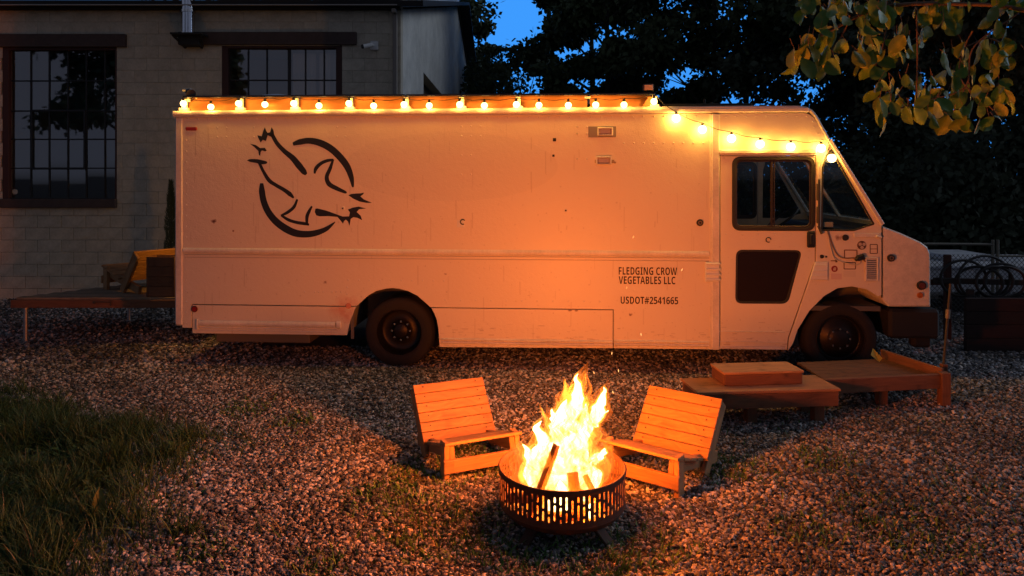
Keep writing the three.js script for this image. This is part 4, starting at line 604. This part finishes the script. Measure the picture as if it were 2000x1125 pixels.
function tree(label, x, z, h, spread, base, n, seed, m, o = {}) {
  const t = thing(o.name ?? 'leafy_tree', label, 'tree', [x, 0, z], 0, o.group), r = rng(seed), wood = [], ends = [], tr = o.trunk ?? .2;
  const lean = V3((r() - .5) * .8 + (o.lean ?? 0), 0, (r() - .5) * .8), mid = V3(lean.x * .4, base, lean.z * .4), top = V3(lean.x, h * .86, lean.z);
  wood.push(cyl(V3(0, -.1, 0), mid, tr, tr * .7, 9), cyl(mid, top, tr * .7, tr * .14, 7));
  const limbs = o.limbs ?? 9;
  for (let i = 0; i < limbs; i++) {
    const f = i / limbs, s = mid.clone().lerp(top, f * .85), a = i * 2.4 + r(), L = spread * (.6 + r() * .5) * (1 - f * .45), e = s.clone().add(V3(Math.cos(a) * L, L * (.25 + r() * .5) + (o.rise ?? 0), Math.sin(a) * L)), k = s.clone().lerp(e, .5).add(V3((r() - .5) * .3, .25 * L * .3, (r() - .5) * .3));
    wood.push(cyl(s, k, tr * .36 * (1 - f * .5), tr * .24 * (1 - f * .5), 6), cyl(k, e, tr * .24 * (1 - f * .5), tr * .06, 5)); ends.push(e, k);
    for (let j = 0; j < 4; j++) { const b = a + (r() - .5) * 2.2, l = L * (.3 + r() * .35), s2 = j < 2 ? k : e.clone().lerp(k, .4), e2 = s2.clone().add(V3(Math.cos(b) * l, l * (r() * .9 - .1), Math.sin(b) * l)); wood.push(cyl(s2, e2, tr * .12, tr * .03, 4)); ends.push(e2, e2.clone().lerp(s2, .5)); }
  }
  ends.push(top);
  const pts = []; const cs = ends.map(() => .4 + r()); for (let i = 0; i < n; i++) { const j = (r() * ends.length) | 0, e = ends[j], s = spread * (o.clump ?? .15) * cs[j]; const p = V3(e.x + gauss(r) * s, e.y + gauss(r) * s * .75 + .05, e.z + gauss(r) * s); if (p.y < (o.floor ?? .3)) p.y = (o.floor ?? .3) + r() * 1.5; pts.push(p); }
  part(t, 'trunk', merge(wood), mat.bark); leafMesh(t, 'crown', pts, o.leaf ?? .2, r, m);
  return t;
}
function bush(label, x, z, w, h, d, n, seed, m, leaf = .17, group) {
  const t = thing('leafy_shrub', label, 'shrub', [x, 0, z], 0, group), r = rng(seed), pts = [], f = lattice(16, seed), stems = [];
  for (let i = 0; i < 7; i++) stems.push(cyl(V3((r() - .5) * w * .4, 0, (r() - .5) * d * .4), V3((r() - .5) * w * .9, h * (.5 + r() * .4), (r() - .5) * d * .8), .05, .012, 5));
  while (pts.length < n) { const u = r() * 2 - 1, v = r(), q = r() * 2 - 1, top = h * (.62 + .5 * f(u * 3 + 8, q * 2 + 8)) * Math.sqrt(Math.max(0, 1 - u * u * .8)); if (v * h > top || u * u + q * q > 1.1) continue; pts.push(V3(u * w / 2, v * h + .05, q * d / 2)); }
  part(t, 'stem', merge(stems), mat.bark); leafMesh(t, 'foliage', pts, leaf, r, m);
}
{
  const LD = mat.leafDark, LM = mat.leafMid, LI = mat.leafDim;
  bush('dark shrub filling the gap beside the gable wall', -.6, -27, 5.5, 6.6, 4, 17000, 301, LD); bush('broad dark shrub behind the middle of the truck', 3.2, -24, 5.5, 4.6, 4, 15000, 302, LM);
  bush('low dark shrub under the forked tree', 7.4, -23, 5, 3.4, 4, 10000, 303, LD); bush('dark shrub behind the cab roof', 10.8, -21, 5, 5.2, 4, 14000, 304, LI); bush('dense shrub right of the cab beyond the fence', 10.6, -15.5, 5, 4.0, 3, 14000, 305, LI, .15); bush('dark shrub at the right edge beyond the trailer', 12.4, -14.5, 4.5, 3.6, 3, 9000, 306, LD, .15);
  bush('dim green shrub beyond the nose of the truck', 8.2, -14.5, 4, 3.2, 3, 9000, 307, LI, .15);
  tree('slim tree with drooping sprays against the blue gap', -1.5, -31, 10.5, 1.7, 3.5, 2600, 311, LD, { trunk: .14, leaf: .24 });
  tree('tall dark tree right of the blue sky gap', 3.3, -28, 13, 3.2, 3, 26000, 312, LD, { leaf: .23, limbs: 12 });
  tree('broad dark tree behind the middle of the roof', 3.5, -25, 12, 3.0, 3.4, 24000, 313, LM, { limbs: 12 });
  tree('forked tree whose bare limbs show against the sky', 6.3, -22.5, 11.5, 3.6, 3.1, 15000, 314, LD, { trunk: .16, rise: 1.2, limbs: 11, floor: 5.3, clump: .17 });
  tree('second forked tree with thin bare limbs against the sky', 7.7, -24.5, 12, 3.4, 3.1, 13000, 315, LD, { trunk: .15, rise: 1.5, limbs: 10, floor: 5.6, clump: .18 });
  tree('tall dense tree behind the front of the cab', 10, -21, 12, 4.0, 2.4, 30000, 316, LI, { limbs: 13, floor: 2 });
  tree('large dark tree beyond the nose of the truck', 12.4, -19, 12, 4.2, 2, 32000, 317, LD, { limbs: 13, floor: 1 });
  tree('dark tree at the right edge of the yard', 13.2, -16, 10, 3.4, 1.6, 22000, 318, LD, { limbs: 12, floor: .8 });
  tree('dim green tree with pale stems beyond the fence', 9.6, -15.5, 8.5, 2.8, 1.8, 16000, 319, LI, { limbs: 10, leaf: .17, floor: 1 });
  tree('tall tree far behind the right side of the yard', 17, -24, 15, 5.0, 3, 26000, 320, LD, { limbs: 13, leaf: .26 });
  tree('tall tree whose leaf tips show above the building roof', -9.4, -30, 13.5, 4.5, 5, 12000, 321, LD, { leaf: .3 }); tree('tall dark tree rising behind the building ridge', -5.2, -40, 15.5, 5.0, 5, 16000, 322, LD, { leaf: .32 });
  // outside the frame, placed to mirror in the window and shade the wall
  tree('unseen tree behind the viewer at the left, mirrored in the window', -13.5, 3, 10, 3.6, 2.4, 14000, 331, LD, { floor: 1.5, leaf: .28 }); tree('unseen wide tree behind the viewer, shading the block wall', 2, 9, 11, 4.5, 2.6, 14000, 332, LD, { floor: 1.5, leaf: .3 }); 
}
{ // branch with large oval leaves hanging into the picture
  const t = thing('broadleaf_tree', 'overhanging tree branch with large oval leaves lit by the fire', 'tree', [4.9, 0, -4.2]), r = rng(401), W = (px, py, d = 4.4) => V3((px - 1000) * d / 1420 - 4.9, 2 - (py - 348) * d / 1420, -d + 4.2);
  part(t, 'trunk', merge([cyl(V3(0, -.1, 0), V3(-.1, 2.2, 0), .16, .12, 12), cyl(V3(-.1, 2.2, 0), V3(.2, 4.6, .2), .12, .05, 10)]), mat.bark);
  const C = [[1600, 15, 55, 26, 15], [1660, 55, 80, 48, 32], [1590, 118, 42, 42, 20], [1715, 100, 55, 48, 20], [1800, 60, 70, 48, 24], [1860, 25, 55, 36, 14], [1728, 212, 26, 42, 13], [1785, 195, 58, 42, 25], [1860, 220, 58, 38, 22], [1930, 205, 44, 50, 22], [1965, 95, 50, 50, 18], [1880, 130, 46, 40, 14], [1700, 10, 70, 30, 16], [1960, 20, 60, 40, 12]];
  const br = [[V3(-.1, 2.2, 0), W(2000, 20, 4.3), W(1880, 8, 4.4), W(1720, 15, 4.45), W(1600, 70, 4.4)], [W(1990, 25, 4.3), W(1900, 95, 4.35), W(1885, 170, 4.4), W(1790, 200, 4.45), W(1725, 225, 4.4)], [W(1900, 60, 4.4), W(1885, 90, 4.5), W(1875, 150, 4.5), W(1940, 215, 4.5)], [W(1790, 15, 4.4), W(1792, 110, 4.4), W(1790, 200, 4.4)], [W(1660, 30, 4.4), W(1650, 60, 4.45), W(1600, 130, 4.4)], [W(1740, 14, 4.4), W(1720, 110, 4.4)], [W(1890, 90, 4.4), W(1930, 75, 4.4), W(1975, 95, 4.4)], [W(1886, 170, 4.4), W(1860, 225, 4.4)]];
  br.forEach((p, i) => part(t, 'branch', tube(p, i ? .0045 : .012, 30, 6), M(.14, .085, .05, .9)));
  const leafG = [0, 1, 2].map((v) => { const rows = 7, pos = [], uv = [], idx = [], cols = [-1, -.5, 0, .5, 1]; for (let i = 0; i <= rows; i++) { const q = i / rows, w = .33 * Math.pow(Math.sin(Math.PI * Math.min(1, Math.pow(q, 1.1) * .985 + .01)), .62); for (const c of cols) { pos.push(c * w, -q, (v === 1 ? .12 : -.1) * q * q + Math.abs(c) * w * (.25 + .15 * v) + .015 * Math.sin(q * 14 + c * 2)); uv.push(c * .5 + .5, q); } } for (let i = 0; i < rows; i++) for (let j = 0; j < 4; j++) { const a = i * 5 + j; idx.push(a, a + 5, a + 1, a + 1, a + 5, a + 6); } const g = new THREE.BufferGeometry(); g.setAttribute('position', new THREE.Float32BufferAttribute(pos, 3)); g.setAttribute('uv', new THREE.Float32BufferAttribute(uv, 2)); g.setIndex(idx); g.computeVertexNormals(); return g; });
  const stalks = [];
  for (const [cx, cy, rx, ry, n] of C) for (let i = 0; i < n * 1.06; i++) {
    const a = r() * 6.28, q = Math.sqrt(r()), p = W(cx + Math.cos(a) * q * rx, cy + Math.sin(a) * q * ry - 16, 4.4 + (r() - .5) * .6), l = part(t, 'leaf', leafG[(r() * 3) | 0], mat.bigLeaf[(r() * 3) | 0]), s = .07 + r() * .07;
    l.position.copy(p); l.rotation.set((r() - .5) * 2.1, r() * 6.28, (r() - .5) * 1.9); l.scale.setScalar(s); stalks.push(cyl(p, p.clone().add(V3((r() - .5) * .06, .03 + r() * .03, (r() - .5) * .06)), .0016, .0016, 4));
  }
  part(t, 'leaf_stalks', merge(stalks), M(.16, .1, .05)).userData.kind = 'stuff';
}
{ // broad-leaved weeds at the grass edge
  const lg = (() => { const rows = 8, pos = [], idx = []; for (let i = 0; i <= rows; i++) { const q = i / rows, w = q < .3 ? .035 + q * .1 : .16 * Math.pow(Math.sin(Math.PI * (.25 + (q - .3) / .7 * .74)), .8); for (const c of [-1, -.5, 0, .5, 1]) pos.push(c * w, q, Math.abs(c) * w * .3 - q * q * .08 + Math.sin(q * 20 + c) * .008); } for (let i = 0; i < rows; i++) for (let j = 0; j < 4; j++) { const a = i * 5 + j; idx.push(a, a + 5, a + 1, a + 1, a + 5, a + 6); } const g = new THREE.BufferGeometry(); g.setAttribute('position', new THREE.Float32BufferAttribute(pos, 3)); g.setIndex(idx); g.computeVertexNormals(); return g; })();
  const m = [M(.2, .19, .04, .6), M(.11, .13, .03, .6), M(.15, .15, .035, .6)];
  const weed = (label, x, z, leaves, group) => { const t = thing('broadleaf_weed', label, 'weed', [x, 0, z], 0, group); for (const [l, tilt, turn, k] of leaves) { const p = part(t, 'leaf', lg, m[k]); p.scale.setScalar(l); p.rotation.set(tilt, turn, 0, 'YXZ'); } };
  weed('weed with one tall upright yellowish leaf at the grass edge', -2.36, -4.16, [[.23, .05, .2, 0], [.13, 1.0, 1.3, 1], [.14, 1.1, 2.6, 1], [.12, .9, -1.2, 2], [.1, 1.1, -2.4, 1]]);
  const r = rng(14), around = (n, s) => Array.from({ length: n }, (_, i) => [s * (.6 + r() * .6), .6 + r() * .7, i * 2.4 + r(), (r() * 3) | 0]);
  weed('low leafy weed at the front of the grass with rounded leaves', -2.33, -3.86, around(9, .1)); weed('spreading weed nearest the lower left corner', -2.56, -3.8, around(8, .11)); weed('small weed beside the tall leaf, half hidden in grass', -2.62, -4.3, around(6, .1)); weed('tiny leafy weed in the gravel below the fire pit', .46, -3.74, around(6, .05));
}
{ // low leafy weeds among the grass, and dry leaves blown over the gravel
  const g = new THREE.BufferGeometry(); g.setAttribute('position', new THREE.Float32BufferAttribute([0, 0, 0, .3, .12, .45, 0, .02, .5, 0, 0, 0, 0, .02, .5, -.3, .12, .45, .3, .12, .45, 0, -.05, 1, 0, .02, .5, -.3, .12, .45, 0, .02, .5, 0, -.05, 1], 3)); g.computeVertexNormals();
  const scatter = (name, label, category, n, put, colors, seed) => {
    const grp = new THREE.Group(), r = rng(seed), im = new THREE.InstancedMesh(g, M(1, 1, 1, .6), n), m = new THREE.Matrix4(), q = new THREE.Quaternion(), c = new THREE.Color(); grp.name = name; grp.userData = { kind: 'stuff', label, category }; scene.add(grp); im.name = name + '_scatter'; im.userData.kind = 'stuff'; im.castShadow = im.receiveShadow = true;
    for (let i = 0; i < n; i++) { const [x, y, z, s, tilt] = put(r); q.setFromEuler(new THREE.Euler(-tilt, r() * 6.28, (r() - .5) * .5, 'YXZ')); im.setMatrixAt(i, m.compose(V3(x, y, z), q, V3(s, s, s))); const k = colors[(r() * colors.length) | 0], d = .6 + r() * .8; im.setColorAt(i, c.setRGB(k[0] * d, k[1] * d, k[2] * d)); }
    grp.add(im);
  };
  scatter('ground_cover', 'low leafy ground cover mixed into the grass patch', 'ground cover', 2600, (r) => { let x, d; do { d = 3.4 + r() * 3.8; x = -d * .74 - .1 + r() * 3; } while (!inGrass(x, -d)); return [x, .01 + r() * .07, -d, .025 + r() * .05, r() * .9 - .1]; }, [[.03, .075, .012], [.045, .085, .015], [.06, .09, .02]], 61);
  scatter('fallen_leaves', 'few dry fallen leaves lying on the gravel', 'leaves', 90, (r) => { const d = 3.7 + r() * 3.4; return [(r() * 2 - 1) * d * .68, .014, -d, .02 + r() * .025, (r() - .5) * .6]; }, [[.2, .13, .04], [.26, .19, .06], [.12, .07, .03]], 62);
}
renderer.render(scene, camera);
